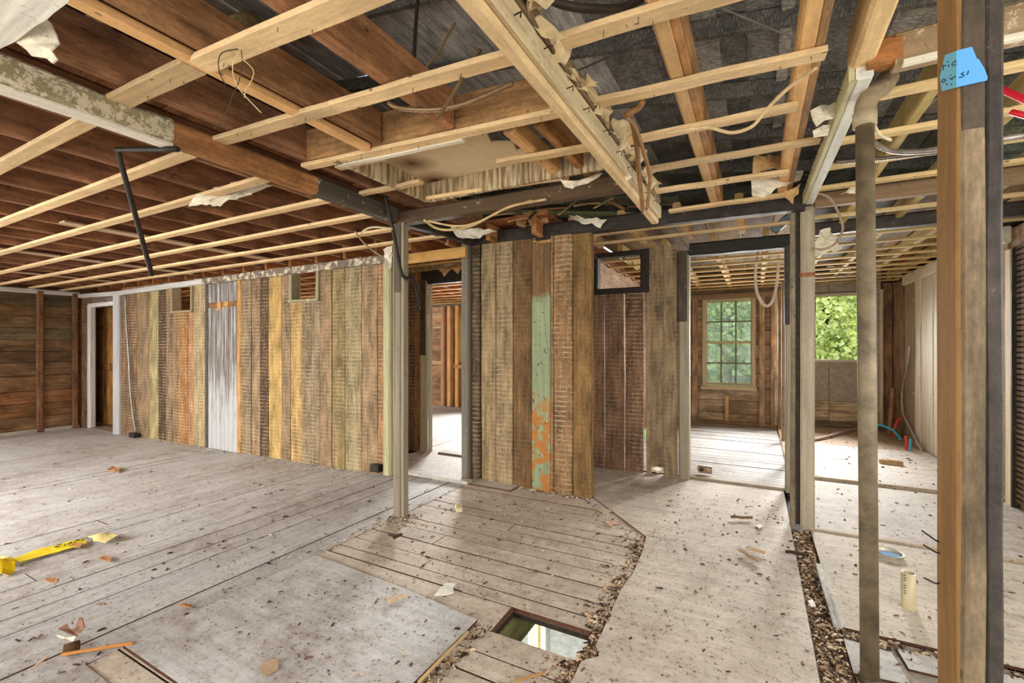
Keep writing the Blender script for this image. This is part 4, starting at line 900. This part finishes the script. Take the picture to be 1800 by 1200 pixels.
# plumbing in the far right room
cable('red water tube arching out of the floor by the right wall', [(1570, 778, 6.6), (1571, 758, 6.6), (1578, 740, 6.6), (1588, 733, 6.6), (1598, 737, 6.6)], 0.017, C(236, 84, 66), 'plastic', name='water_tube', cat='tube')
cable('blue water tube curving along the floor by the right wall', [(1538, 746, 6.6), (1552, 748, 6.5), (1568, 755, 6.4), (1578, 765, 6.3), (1584, 774, 6.25)], 0.017, C(66, 184, 216), 'plastic', name='water_tube', cat='tube')
cable('short red capped stub standing up by the right wall', [(1593, 792, 5.75), (1593, 780, 5.75), (1592, 767, 5.75)], 0.015, C(230, 62, 50), 'plastic', name='water_stub', cat='tube')
cable('short blue stub standing up beside the red one', [(1600, 796, 5.65), (1600, 784, 5.65), (1600, 771, 5.65)], 0.014, C(84, 170, 200), 'plastic', name='water_stub', cat='tube')
cable('grey conduit hanging down the pale boards of the right wall', [(a_, b_, 1.82 / ray(a_, b_).x) for a_, b_ in ((1600, 608), (1594, 650), (1586, 690), (1588, 725), (1598, 748), (1612, 776), (1622, 795))], 0.014, C(170, 162, 150), 'metal', name='conduit', cat='conduit')
cable('copper coloured pipe leaning in the far right corner', [(1563, 765, 6.55), (1567, 720, 6.6), (1570, 682, 6.65)], 0.03, C(150, 112, 82), 'rust', name='corner_pipe', cat='pipe')
cable('wooden stick and conduit lying on the far right floor', [(1420, 775, 6.2), (1450, 768, 6.4), (1485, 758, 6.8), (1512, 752, 7.1)], 0.02, C(170, 150, 130), name='floor_pipe', cat='pipe')
q = Px(1593, 455, XR - 0.05)
thing(box('alarm_box', XR - 0.09, XR - 0.02, q.y - 0.09, q.y + 0.09, q.z - 0.05, q.z + 0.05, 'plastic', C(226, 66, 40), None, axis=1, n=1), 'small red box fixed at the top of the right wall', 'box')
q = Pd(1375, 392, 4.0)
o = bar('hanging_box', q + Vector((-0.07, 0, -0.06)), q + Vector((0.07, 0, 0.06)), 0.06, 0.07, 'metal', C(120, 130, 136), n=1); thing(o, 'grey metal box hanging askew under the burnt beam', 'box')
# upright PVC stub, tin lid
q = Pz(1597, 1066, 0.012)
e = empty('pvc_stub', (q.x, q.y, 0.012), 'cream plastic pipe stub standing up from the right floor', 'pipe')
tz = Py(1597, 1006, q.y).z
n = 18; vs_, fs_ = [], []
for zz, r in ((0.0, 0.030), (tz - 0.012, 0.030), (tz - 0.012, 0.025), (0.03, 0.025)):
    for j in range(n): vs_.append((r * math.cos(2 * math.pi * j / n), r * math.sin(2 * math.pi * j / n), zz))
for i in range(3):
    for j in range(n): fs_.append((i * n + j, i * n + (j + 1) % n, (i + 1) * n + (j + 1) % n, (i + 1) * n + j))
pbody = mesh_obj('pipe_body', vs_, fs_, 'plastic', C(190, 174, 136), e, Matrix.Translation(q), True)
for i in range(9):
    if i == 4: continue
    zz = 0.075 + i * 0.0125; an = math.radians(232)
    c0 = q + Vector((0.0305 * math.cos(an), 0.0305 * math.sin(an), zz)); t_ = Vector((-math.sin(an), math.cos(an), 0))
    tube('print_mark', [c0 - t_ * 0.004, c0 + t_ * 0.004 + Vector((0, 0, R(-0.003, 0.004)))], 0.0022, 'plain', C(40, 66, 40), pbody, sides=4, straight=True)
q = Pz(1561, 976, 0.012); e = empty('tin_lid', (q.x, q.y, 0.012), 'shallow tin lid holding dried blue paint on the right floor', 'lid')
n = 24; prof = [(0.0, 0.004), (0.062, 0.004), (0.072, 0.022), (0.078, 0.024), (0.074, 0.0), (0.0, 0.0)]
vs_ = [(r * math.cos(2 * math.pi * j / n), r * math.sin(2 * math.pi * j / n), z_) for r, z_ in prof[1:5] for j in range(n)]
fs_ = [(i * n + j, (i + 1) * n + j, (i + 1) * n + (j + 1) % n, i * n + (j + 1) % n) for i in range(3) for j in range(n)] + [tuple(range(n)), tuple(3 * n + j for j in range(n - 1, -1, -1))]
mesh_obj('lid_rim', vs_, fs_, 'metal', C(186, 178, 160), e, Matrix.Translation(q))
prism('blue_paint', [q + Vector((0.052 * math.cos(a) * (1 + 0.1 * math.sin(3 * a)) + 0.006, 0.036 * math.sin(a) - 0.012, 0.008)) for a in np.linspace(0, 2 * math.pi, 16, endpoint=False)], -0.006, 'plain', C(36, 116, 166), e)

# ================================================================== TORN PLASTER, PAPER AND DEBRIS
PLC = C(232, 220, 196)
pts = [Pz(a, b, 2.335) for a, b in ((-120, -60), (128, -8), (118, 6), (96, 22), (82, 35), (62, 46), (26, 74), (0, 86), (-60, 110))]
thing(prism('plaster_ceiling', pts, -0.016, 'flake', C(240, 234, 220, 0.05)), 'last white sheet of ceiling plaster in the upper left corner', 'plaster')
thing(crumple('torn_drywall', [Pd(a, b, 1.55) for a, b in ((26, 74), (60, 44), (84, 34), (98, 62), (108, 108), (98, 115), (88, 106), (66, 102), (52, 90))], 0.01, 0.006, 'flake', C(226, 214, 190, .05)), 'torn drywall flap hanging off the white ceiling sheet', 'drywall')
TORN = [([(885, 0), (862, 30), (886, 55), (905, 40), (893, 14)], 1.55, 'crumpled plaster lump at the top end of the pale beam'),
        ([(886, 48), (912, 80), (950, 115), (972, 125), (968, 95), (940, 68), (915, 50)], 1.72, 'curled torn paper on the upper side of the pale beam'),
        ([(968, 140), (985, 165), (1012, 195), (1020, 180), (1000, 158), (980, 138)], 1.95, 'ragged plaster strip half way along the pale beam'),
        ([(1058, 258), (1072, 285), (1100, 318), (1112, 312), (1090, 280), (1070, 262)], 2.45, 'cream torn paper clinging to the lower half of the pale beam'),
        ([(1062, 262), (1052, 264), (1068, 252), (1082, 262), (1088, 274)], 2.4, 'dark curled scrap on top of the pale beam'),
        ([(985, 316), (1010, 318), (1058, 306), (1052, 312), (1020, 326), (992, 328)], 2.62, 'pale cloth-like strip of plaster beside the hatch'),
        ([(920, 374), (962, 368), (965, 392), (932, 396)], 4.06, 'square of brown drywall hanging over the short plank wall'),
        ([(904, 378), (924, 374), (922, 400), (908, 396)], 4.12, 'narrow hanging drywall scrap at the left of the brown square'),
        ([(1000, 378), (1040, 386), (1066, 388), (1055, 402), (1045, 394), (1010, 388)], 3.86, 'pointed torn paper hanging beneath the pale beam end'),
        ([(1320, 315), (1360, 306), (1412, 300), (1405, 318), (1370, 330), (1340, 350), (1322, 346)], 2.95, 'mass of broken plaster near the top of the pale doubled post'),
        ([(1378, 335), (1405, 322), (1400, 340), (1388, 358), (1376, 348)], 2.9, 'leaf shaped scrap of paper by the pale doubled post'),
        ([(1323, 278), (1370, 272), (1368, 298), (1323, 304)], 2.75, 'tan rectangle of drywall above the right straps'),
        ([(1422, 195), (1468, 178), (1462, 210), (1432, 225), (1425, 212)], 2.0, 'bulging plaster crust left of the pipe elbow'),
        ([(1428, 232), (1458, 220), (1452, 240), (1430, 242)], 2.05, 'white torn scrap below the plaster crust'),
        ([(1478, 342), (1502, 318), (1512, 325), (1500, 340)], 3.0, 'white ragged paper left of the iron pipe'),
        ([(1455, 468), (1482, 462), (1500, 478), (1492, 482), (1462, 480)], 6.5, 'torn plaster fringe above the open window'),
        ([(1540, 470), (1575, 460), (1592, 462), (1580, 482), (1560, 500), (1552, 480)], 7.2, 'hanging plaster clump in the far right corner'),
        ([(1572, 480), (1600, 470), (1596, 482), (1574, 494)], 6.8, 'white board remnant at the top of the right wall'),
        ([(675, 440), (690, 432), (688, 470), (682, 476), (676, 468)], 4.35, 'peeling white flake at the top of the pale end board'),
        ([(790, 398), (872, 408), (832, 420), (802, 414)], 3.9, 'white patch of plaster ceiling behind the sooty cross beam'),
        ([(768, 470), (800, 465), (818, 462), (805, 482), (798, 476), (780, 486), (776, 476)], 5.3, 'brown paper shreds hanging on the inner door header'),
        ([(380, 328), (440, 318), (495, 322), (465, 330), (430, 345), (388, 362), (330, 362)], 2.95, 'white plaster crust along the third left strap'),
        ([(365, 352), (385, 345), (388, 360), (370, 362)], 2.92, 'small loose plaster piece hanging under the third left strap'),
        ([(200, 172), (238, 178), (242, 205), (228, 196), (205, 184)], 2.05, 'white plaster blob on the flaking beam'),
        ([(1420, 440), (1442, 404), (1458, 400), (1470, 428), (1478, 436), (1430, 452)], 3.98, 'white strip of board hanging behind the pale doubled post')]
for pts, s, lab in TORN:
    dark = 'dark' in lab; c = C(90, 74, 56) if dark else (C(190, 152, 100) if ('brown' in lab or 'tan' in lab or 'leaf' in lab) else PLC)
    thing(crumple('torn_plaster', [Pd(a, b, s * (1 + R(-0.01, 0.01))) for a, b in pts], 0.012 * s / 2, 0.005, 'flake', (c[0], c[1], c[2], 0.12)), lab, 'plaster')
for i in range(9):
    a, b = Pd(860 + i * 30 + R(-10, 10), 384 - i * 3 + R(-8, 8), 3.6), Pd(890 + i * 30 + R(-5, 25), 378 - i * 3 + R(-12, 12), 3.75)
    bar('broken_lath', a, b, 0.03, 0.008, 'wood', random.choice([C(170, 120, 74), C(90, 68, 48), C(196, 160, 112)]), ceiling, n=3, jit=0.004)
# rough bark-edged timber and the round log end above the left joists
a, b = Pd(95, 62, 1.75), Pd(215, 25, 1.9); thing(bar('rough_timber', a, b, 0.06, 0.05, 'wood', C(196, 156, 116), n=8, jit=0.012), 'rough bark-edged timber between joists at upper left', 'timber')
a, b = Pd(165, 2, 1.75), Pd(305, 6, 1.75); thing(bar('rough_timber', a, b, 0.05, 0.05, 'wood', C(206, 160, 110), n=10, jit=0.014), 'splintered timber at the very top left edge', 'timber')
a, b = Pd(416, 60, 2.3), Pd(440, 45, 2.6); thing(tube('log_end', [a, b], 0.075, 'wood', C(150, 126, 84), sides=14, straight=True), 'round cut log end above the upper left strap', 'log')

# big recognisable floor scraps
def flat(name, lab, cat, px_pts, z, c, amp=0.004, th=0.004, mat='flake'):
    return thing(crumple(name, [Pz(a, b, z) for a, b in px_pts], amp, th, mat, c, rag=0.004), lab, cat)
flat('plaster_shard', 'white star-shaped plaster shard on the middle floorboards', 'plaster', [(763, 1048), (772, 1034), (784, 1025), (803, 1024), (796, 1032), (798, 1042), (782, 1047)], 0.012, C(238, 232, 220, 0))
flat('cardboard_scrap', 'tan wedge of cardboard lying beside the plywood sheet', 'cardboard', [(679, 1054), (690, 1050), (717, 1046), (706, 1054), (684, 1061)], 0.022, C(206, 180, 146, 0))
flat('cardboard_scrap', 'brown rounded paper scrap in the middle of the plywood sheet', 'cardboard', [(457, 1170), (470, 1160), (490, 1158), (488, 1176), (466, 1188), (458, 1180)], 0.024, C(176, 150, 118, 0), 0.006)
flat('plaster_shard', 'orange-tinted chip beside the diagonal floor seam', 'plaster', [(1064, 916), (1080, 914), (1088, 920), (1072, 924)], 0.012, C(214, 178, 146, 0))
flat('paper_curl', 'pale paper curl against the diagonal floor seam', 'paper', [(1050, 896), (1062, 892), (1075, 900), (1060, 902)], 0.012, C(206, 186, 156, 0))
flat('plaster_shard', 'small white plaster piece on the pale sheet near the right post', 'plaster', [(1328, 924), (1336, 920), (1342, 925), (1334, 930)], 0.016, C(240, 236, 228, 0))
flat('plaster_shard', 'white chip in the debris channel', 'plaster', [(1420, 1058), (1428, 1056), (1434, 1066), (1426, 1066)], 0.02, C(240, 236, 228, 0))
flat('foam_lump', 'cream foam lump on the floor behind the slim post', 'foam', [(800, 896), (806, 888), (813, 892), (812, 900), (802, 902)], 0.03, C(240, 228, 180, 0), 0.02, 0.03)
flat('insulation_scrap', 'dark crumpled scrap by the foot of the slim post', 'scrap', [(682, 944), (700, 942), (708, 948), (692, 953)], 0.02, C(70, 56, 42, 0), 0.02, 0.02)
flat('plaster_shard', 'white foam bit in the gnawed hole of the recess wall', 'plaster', [(1146, 828), (1158, 822), (1164, 828), (1156, 831)], 0.03, C(232, 218, 190, 0), 0.01, 0.02)
a = Pz(122, 1136, 0.01)
e = empty('broken_carton', (a.x, a.y, 0.0), 'torn upright piece of carton on the left floorboards', 'cardboard')
crumple('carton_side', [Pd(135, 1112, 1.96), Pd(140, 1084, 1.97), Pd(146, 1086, 1.97), Pd(151, 1102, 1.95), Pd(142, 1112, 1.95)], 0.006, 0.004, 'flake', C(150, 110, 86, 0), e)
crumple('carton_side', [Pd(104, 1108, 1.98), Pd(117, 1097, 1.99), Pd(122, 1108, 1.98), Pd(138, 1104, 1.97), Pd(134, 1118, 1.96)], 0.006, 0.004, 'flake', C(126, 92, 66, 0), e)
crumple('carton_base', [Pz(97, 1114, 0.03), Pz(132, 1118, 0.04), Pz(128, 1128, 0.02), Pz(108, 1122, 0.02)], 0.004, 0.004, 'flake', C(220, 214, 194, 0), e)
tube('carton_roll', [Pz(112, 1142, 0.02), Pz(140, 1134, 0.02)], 0.022, 'wood', C(104, 72, 48), e, sides=10, straight=True)
thing(bar('wood_sliver', Pz(108, 1150, 0.015), Pz(234, 1130, 0.02), 0.012, 0.010, 'lumber', C(206, 140, 74), n=4), 'long orange wood sliver at the corner of the plywood sheet', 'stick')
thing(bar('wood_sliver', Pz(52, 1177, 0.012), Pz(84, 1153, 0.02), 0.008, 0.006, 'lumber', C(206, 180, 150), n=3), 'short pale splinter beside the torn carton', 'stick')
thing(bar('wood_strip', Pz(736, 1198, 0.028), Pz(822, 1110, 0.028), 0.012, 0.010, 'lumber', C(206, 176, 124), n=4), 'thin pale strip of wood along the plywood edge by the hole', 'stick')
thing(bar('wood_sliver', Pz(905, 1196, 0.012), Pz(955, 1183, 0.02), 0.008, 0.008, 'lumber', C(190, 140, 84), n=3), 'thin twig-like splinter below the floor hole', 'stick')
for a, b, c, lab in (((1300, 966), (1334, 985), C(186, 156, 120), 'long split stick on the pale sheet near the right post'), ((1316, 962), (1344, 971), C(196, 164, 126), 'thick short stick on the pale sheet near the right post'),
                     ((1381, 969), (1414, 974), C(70, 52, 38), 'dark burnt stick across the debris channel'), ((1440, 992), (1473, 1100), C(206, 200, 190), 'flat grey strip lying beside the debris channel'),
                     ((1285, 908), (1322, 909), C(120, 92, 64), 'thin dark twig on the pale sheet'), ((1545, 810), (1588, 815), C(190, 156, 112), 'rounded wood scrap on the far right floor')):
    thing(bar('stick', Pz(a[0], a[1], 0.03), Pz(b[0], b[1], 0.03), 0.02 if 'flat' not in lab else 0.035, 0.016 if 'rounded' not in lab else 0.05, 'wood', c, n=4, jit=0.003), lab, 'stick')
# yellow caution ribbon
e = empty('caution_tape', Pz(60, 975, zf(-3.2)), 'crumpled yellow barrier tape trailing across the left floorboards', 'tape')
zt = zf(-3.6) + 0.012
tail = crumple('tape_tail', [Pz(20, 984, zt), Pz(60, 968, zt), Pz(110, 955, zt), Pz(150, 947, zt), Pz(152, 955, zt), Pz(112, 965, zt), Pz(64, 979, zt), Pz(36, 988, zt)], 0.006, 0.002, 'plastic', C(240, 214, 50), e, rag=0.003)
crumple('tape_clump', [Pz(-20, 972, zt + 0.05), Pz(6, 968, zt + 0.06), Pz(20, 984, zt + 0.03), Pz(34, 990, zt), Pz(24, 1000, zt), Pz(2, 1012, zt), Pz(-20, 1010, zt)], 0.05, 0.003, 'plastic', C(238, 200, 14), e, cuts=5)
for i in range(16):
    t = i / 15; q = Pz(96 + 50 * t, 961 - 12 * t + R(-2.5, 2.5), zt + 0.008)
    tube('print_mark', [q, q + Vector((R(-0.02, 0.02), R(-0.012, 0.012), 0.001))], 0.003, 'plain', C(40, 36, 16), tail, sides=4, straight=True)
flat('dry_husk', 'curled dry yellow husk at the end of the barrier tape', 'leaf', [(155, 940), (168, 938), (190, 938), (205, 944), (186, 950), (164, 951)], zf(-3.6) + 0.02, C(214, 196, 130, 0), 0.02, 0.006)
for i, (a, b, lab) in enumerate(((90, 1018, 'cluster of dry leaf shreds nearest the torn carton on the left floor'), (132, 960, 'dry leaf shred beside the printed end of the barrier tape'), (200, 826, 'flat wood chip on the far left floorboards'), (325, 1066, 'brown chip in the seam of the left floorboards'), (186, 984, 'dark dry sprig on the left floorboards'))):
    z_ = zf(Pz(a, b, 0).x) + 0.012
    flat('dry_scrap', lab, 'scrap', [(a - 12, b), (a - 3, b - 5), (a + 12, b - 3), (a + 9, b + 3), (a - 2, b + 2)], z_, C(176, 126, 84, 0), 0.012, 0.006)

# countless small chips
def chips(name, label, n, fn, smin, smax, cols):
    vs_, fs_, mi = [], [], []
    for i in range(n):
        x_, y_, z_ = fn(); s_ = smin * (smax / smin) ** (random.random() ** 2.2); a = R(0, 6.28); l = s_ * R(0.6, 2.2)
        ca, sa = math.cos(a), math.sin(a); k_ = len(vs_)
        for (u, v_, h) in ((-l, -s_ * .5, 0), (l, -s_ * .4, 0), (l * .8, s_ * .5, 0), (-l * .9, s_ * .4, 0), (-l * .5, 0, s_ * R(.4, .9)), (l * .5, 0, s_ * R(.3, .8))):
            vs_.append((x_ + u * ca - v_ * sa, y_ + u * sa + v_ * ca, z_ + h))
        fs_ += [(k_, k_ + 1, k_ + 5, k_ + 4), (k_ + 1, k_ + 2, k_ + 5), (k_ + 2, k_ + 3, k_ + 4, k_ + 5), (k_ + 3, k_, k_ + 4), (k_ + 3, k_ + 2, k_ + 1, k_)]
        mi += [random.randrange(len(cols))] * 5
    me = bpy.data.meshes.new(name); me.from_pydata(vs_, [], fs_)
    for c in cols:
        m_ = M['debris'].copy(); m_.name = 'chip'
        oi = [x for x in m_.node_tree.nodes if x.bl_idname == 'ShaderNodeMix'][0]
        for lk in list(oi.inputs[6].links): m_.node_tree.links.remove(lk)
        oi.inputs[6].default_value = c; me.materials.append(m_)
    me.polygons.foreach_set('material_index', mi); me.update()
    o = bpy.data.objects.new(name, me); place(o, Matrix.Identity(4)); tag(o, label, 'debris', kind='stuff'); return o
dc = [C(80, 60, 46), C(110, 86, 66), C(150, 122, 94), C(196, 172, 142), C(58, 44, 36)]
def f_mid():
    while True:
        x_, y_ = R(-2.3, 0.2), R(1.2, 4.4)
        if HX0 - 0.02 < x_ < HX1 + 0.02 and HY0 - 0.02 < y_ < HY1 + 0.02: continue
        dens = 0.25 + 0.9 * max(0, mnoise.noise(Vector((x_ * 1.6, y_ * 1.6, 3)))) + (0.7 if abs(x_ + 0.72) < 0.10 and y_ < 3.2 else 0)
        if random.random() < dens: return x_, y_, 0.009 if x_ > -0.66 else (0.017 if x_ < -1.17 and y_ < 1.86 else 0.0)
def f_left():
    while True:
        x_, y_ = -2.4 - 5 * random.random() ** 2.0, R(0.6, 3.4)
        if random.random() < 0.3 + 0.8 * max(0, mnoise.noise(Vector((x_ * 1.4, y_ * 1.4, 9)))): return x_, y_, zf(x_) + 0.001
def f_right():
    return R(0.36, 1.8), R(1.6, 8.6), 0.013
def f_chan(): return R(0.225, 0.335), R(1.5, 3.82), R(-0.012, 0.002)
def f_seam():
    t = random.random(); return (R(0.345, 1.3), R(2.49, 2.56), R(0.0, 0.008)) if t < 0.6 else (R(-1.17, -1.08) , R(1.25, 1.82), 0.002)
def f_edge():
    t = random.random(); i = random.randrange(len(pe) - 1); q = pe[i].lerp(pe[i + 1], t)
    xx = q.x - abs(random.gauss(0, 0.05)); yy = q.y + R(-0.02, 0.02)
    if xx < HX1 + 0.01 and HY0 - 0.01 < yy < HY1 + 0.01: xx = HX1 + R(0.005, 0.04)
    return xx, yy, 0.001
def f_b1(): return R(-2.36, -1.25), YP - abs(random.gauss(0, 0.03)) - 0.015, 0.001
def f_b2(): xx = R(-8.8, -3.35); return xx, YB - min(0.1, abs(random.gauss(0, 0.03))) - 0.03, zf(xx) + 0.001
def f_b3(): return -2.4 + random.gauss(0.05, 0.08), 2.62 + random.gauss(0, 0.1), 0.001
chips('floor_debris', 'small dark chips and crumbs strewn over the middle floor', 2400, f_mid, 0.0022, 0.011, dc)
chips('floor_debris', 'fine chips scattered on the left floorboards', 900, f_left, 0.003, 0.014, dc)
chips('floor_debris', 'chips and crumbs scattered over the right-hand floor', 700, f_right, 0.003, 0.014, dc)
chips('floor_debris', 'dense rubble filling the channel beside the right post', 2600, f_chan, 0.004, 0.014, dc + [C(206, 188, 160), C(170, 140, 110)])
chips('floor_debris', 'crumbs packed into the seams of the floor sheets', 700, f_seam, 0.004, 0.013, dc + [C(190, 170, 140)])
chips('floor_debris', 'plaster crumbs along the ragged edge of the pale sheet', 900, f_edge, 0.004, 0.014, dc + [C(190, 160, 130)])
pc = dc + [C(206, 188, 156), C(214, 200, 176)]
chips('floor_debris', 'plaster dust and bits along the foot of the short plank wall', 600, f_b1, 0.003, 0.012, pc)
chips('floor_debris', 'plaster dust along the foot of the long plank wall', 350, f_b2, 0.003, 0.012, pc)
chips('floor_debris', 'chips gathered round the foot of the slim post', 220, f_b3, 0.003, 0.011, pc)

# ================================================================== BELOW AND OUTSIDE
GZ = -2.05
gr = mesh_obj('ground', [(-90, -60, GZ), (90, -60, GZ), (90, 140, GZ), (-90, 140, GZ)], [(0, 1, 2, 3)], 'leaf', C(96, 112, 62)); tag(gr, kind='structure')
o = box('basement_floor', -6, 3, -1.5, 9, GZ + 0.001, GZ + 0.05, 'plain', C(236, 238, 226), None, axis=1); tag(o, kind='structure')
q = Pd(938, 1110, 2.9)
e = empty('basement_post', (q.x, q.y, GZ + 0.05), 'pale square post standing below the floor hole', 'post')
box('timber', q.x - 0.045, q.x + 0.045, q.y, q.y + 0.09, GZ + 0.05, -0.24, 'lumber', C(206, 186, 138), e, axis=2)
box('white_edge', q.x + 0.046, q.x + 0.08, q.y + 0.01, q.y + 0.09, GZ + 0.05, -0.24, 'plain', C(240, 238, 230), e, axis=2)
hv, hf = [], []; nx, ny = 40, 14
for j in range(ny + 1):
    for i in range(nx + 1):
        xx = -60 + 120 * i / nx; yy = 60 + 50 * j / ny
        hv.append((xx, yy, GZ - 0.3 + 26 * (j / ny) ** 0.8 + 1.6 * mnoise.noise(Vector((xx * .1, yy * .1, 0)))))
for j in range(ny):
    for i in range(nx): a = j * (nx + 1) + i; hf.append((a, a + 1, a + nx + 2, a + nx + 1))
tag(mesh_obj('hillside', hv, hf, 'leaf', C(196, 222, 140), smooth=True), kind='structure')
def leaves(name, cx, cy, cz, rx, rz, n, size, c, parent):
    v = rng.normal(size=(n, 3)); v /= np.linalg.norm(v, axis=1)[:, None]
    rad = rng.uniform(0.55, 1.0, n) ** 0.5
    lump = 1 + 0.22 * np.sin(v[:, 0] * 5 + cx) * np.cos(v[:, 2] * 6 + cy)
    P = v * (rad * lump)[:, None] * np.array([rx, rx, rz]) + np.array([cx, cy, cz])
    a = rng.normal(size=(n, 3)); a /= np.linalg.norm(a, axis=1)[:, None]; b = np.cross(a, rng.normal(size=(n, 3))); b /= np.linalg.norm(b, axis=1)[:, None]
    s = rng.uniform(0.5, 1.0, n)[:, None] * size
    V = np.stack([P - a * s - b * s * .6, P + a * s - b * s * .6, P + a * s + b * s * .6, P - a * s + b * s * .6], 1).reshape(-1, 3)
    Fq = np.arange(4 * n).reshape(-1, 4)
    o = mesh_obj(name, V.tolist(), Fq.tolist(), 'leaf', c, parent); return o
spots = [(-9.0, 43, 13, 'round-crowned tree far left beyond the sash window'), (-2.1, 43, 13, 'tall tree filling the middle of the sash window'), (4.3, 41, 11, 'bright yellow-green tree at the left of the open window'), (11.4, 43, 13, 'tree far right beyond the open window'),
         (-5.6, 53, 17, 'taller tree behind at the left of the sash window'), (1.6, 53, 17, 'tall rear tree standing between the two far windows'), (9.0, 53, 18, 'dark tall tree behind at the right of the open window')]
for i, (tx, ty, hh, lab) in enumerate(spots):
    e = empty('tree', (tx, ty, GZ), lab, 'tree', 'trees behind the house')
    tube('trunk', [(tx, ty, GZ), (tx + 0.1, ty, GZ + hh * 0.3), (tx + 0.3, ty, GZ + hh * 0.6)], 0.22, 'wood', C(120, 108, 90), e, sides=8)
    c = C(244, 252, 170) if 'yellow' in lab else random.choice([C(216, 238, 160), C(226, 242, 170), C(206, 230, 150)])
    leaves('crown', tx, ty, GZ + hh * 0.52, hh * 0.24, hh * 0.50, 7000, 0.24, c, e)
gv = []; gfaces = []
for i in range(9000):
    xx, yy = R(-7, 9), R(14, 36.5); s_ = R(0.5, 1.1); a = R(0, 3.14); dx, dy_ = math.cos(a) * 0.06, math.sin(a) * 0.06; k_ = len(gv)
    gv += [(xx - dx, yy - dy_, GZ), (xx + dx, yy + dy_, GZ), (xx + R(-.2, .2), yy + R(-.2, .2), GZ + s_)]; gfaces.append((k_, k_ + 1, k_ + 2))
tag(mesh_obj('meadow_grass', gv, gfaces, 'leaf', C(206, 226, 160)), 'tall pale meadow grass outside the sash window', 'grass', kind='stuff')
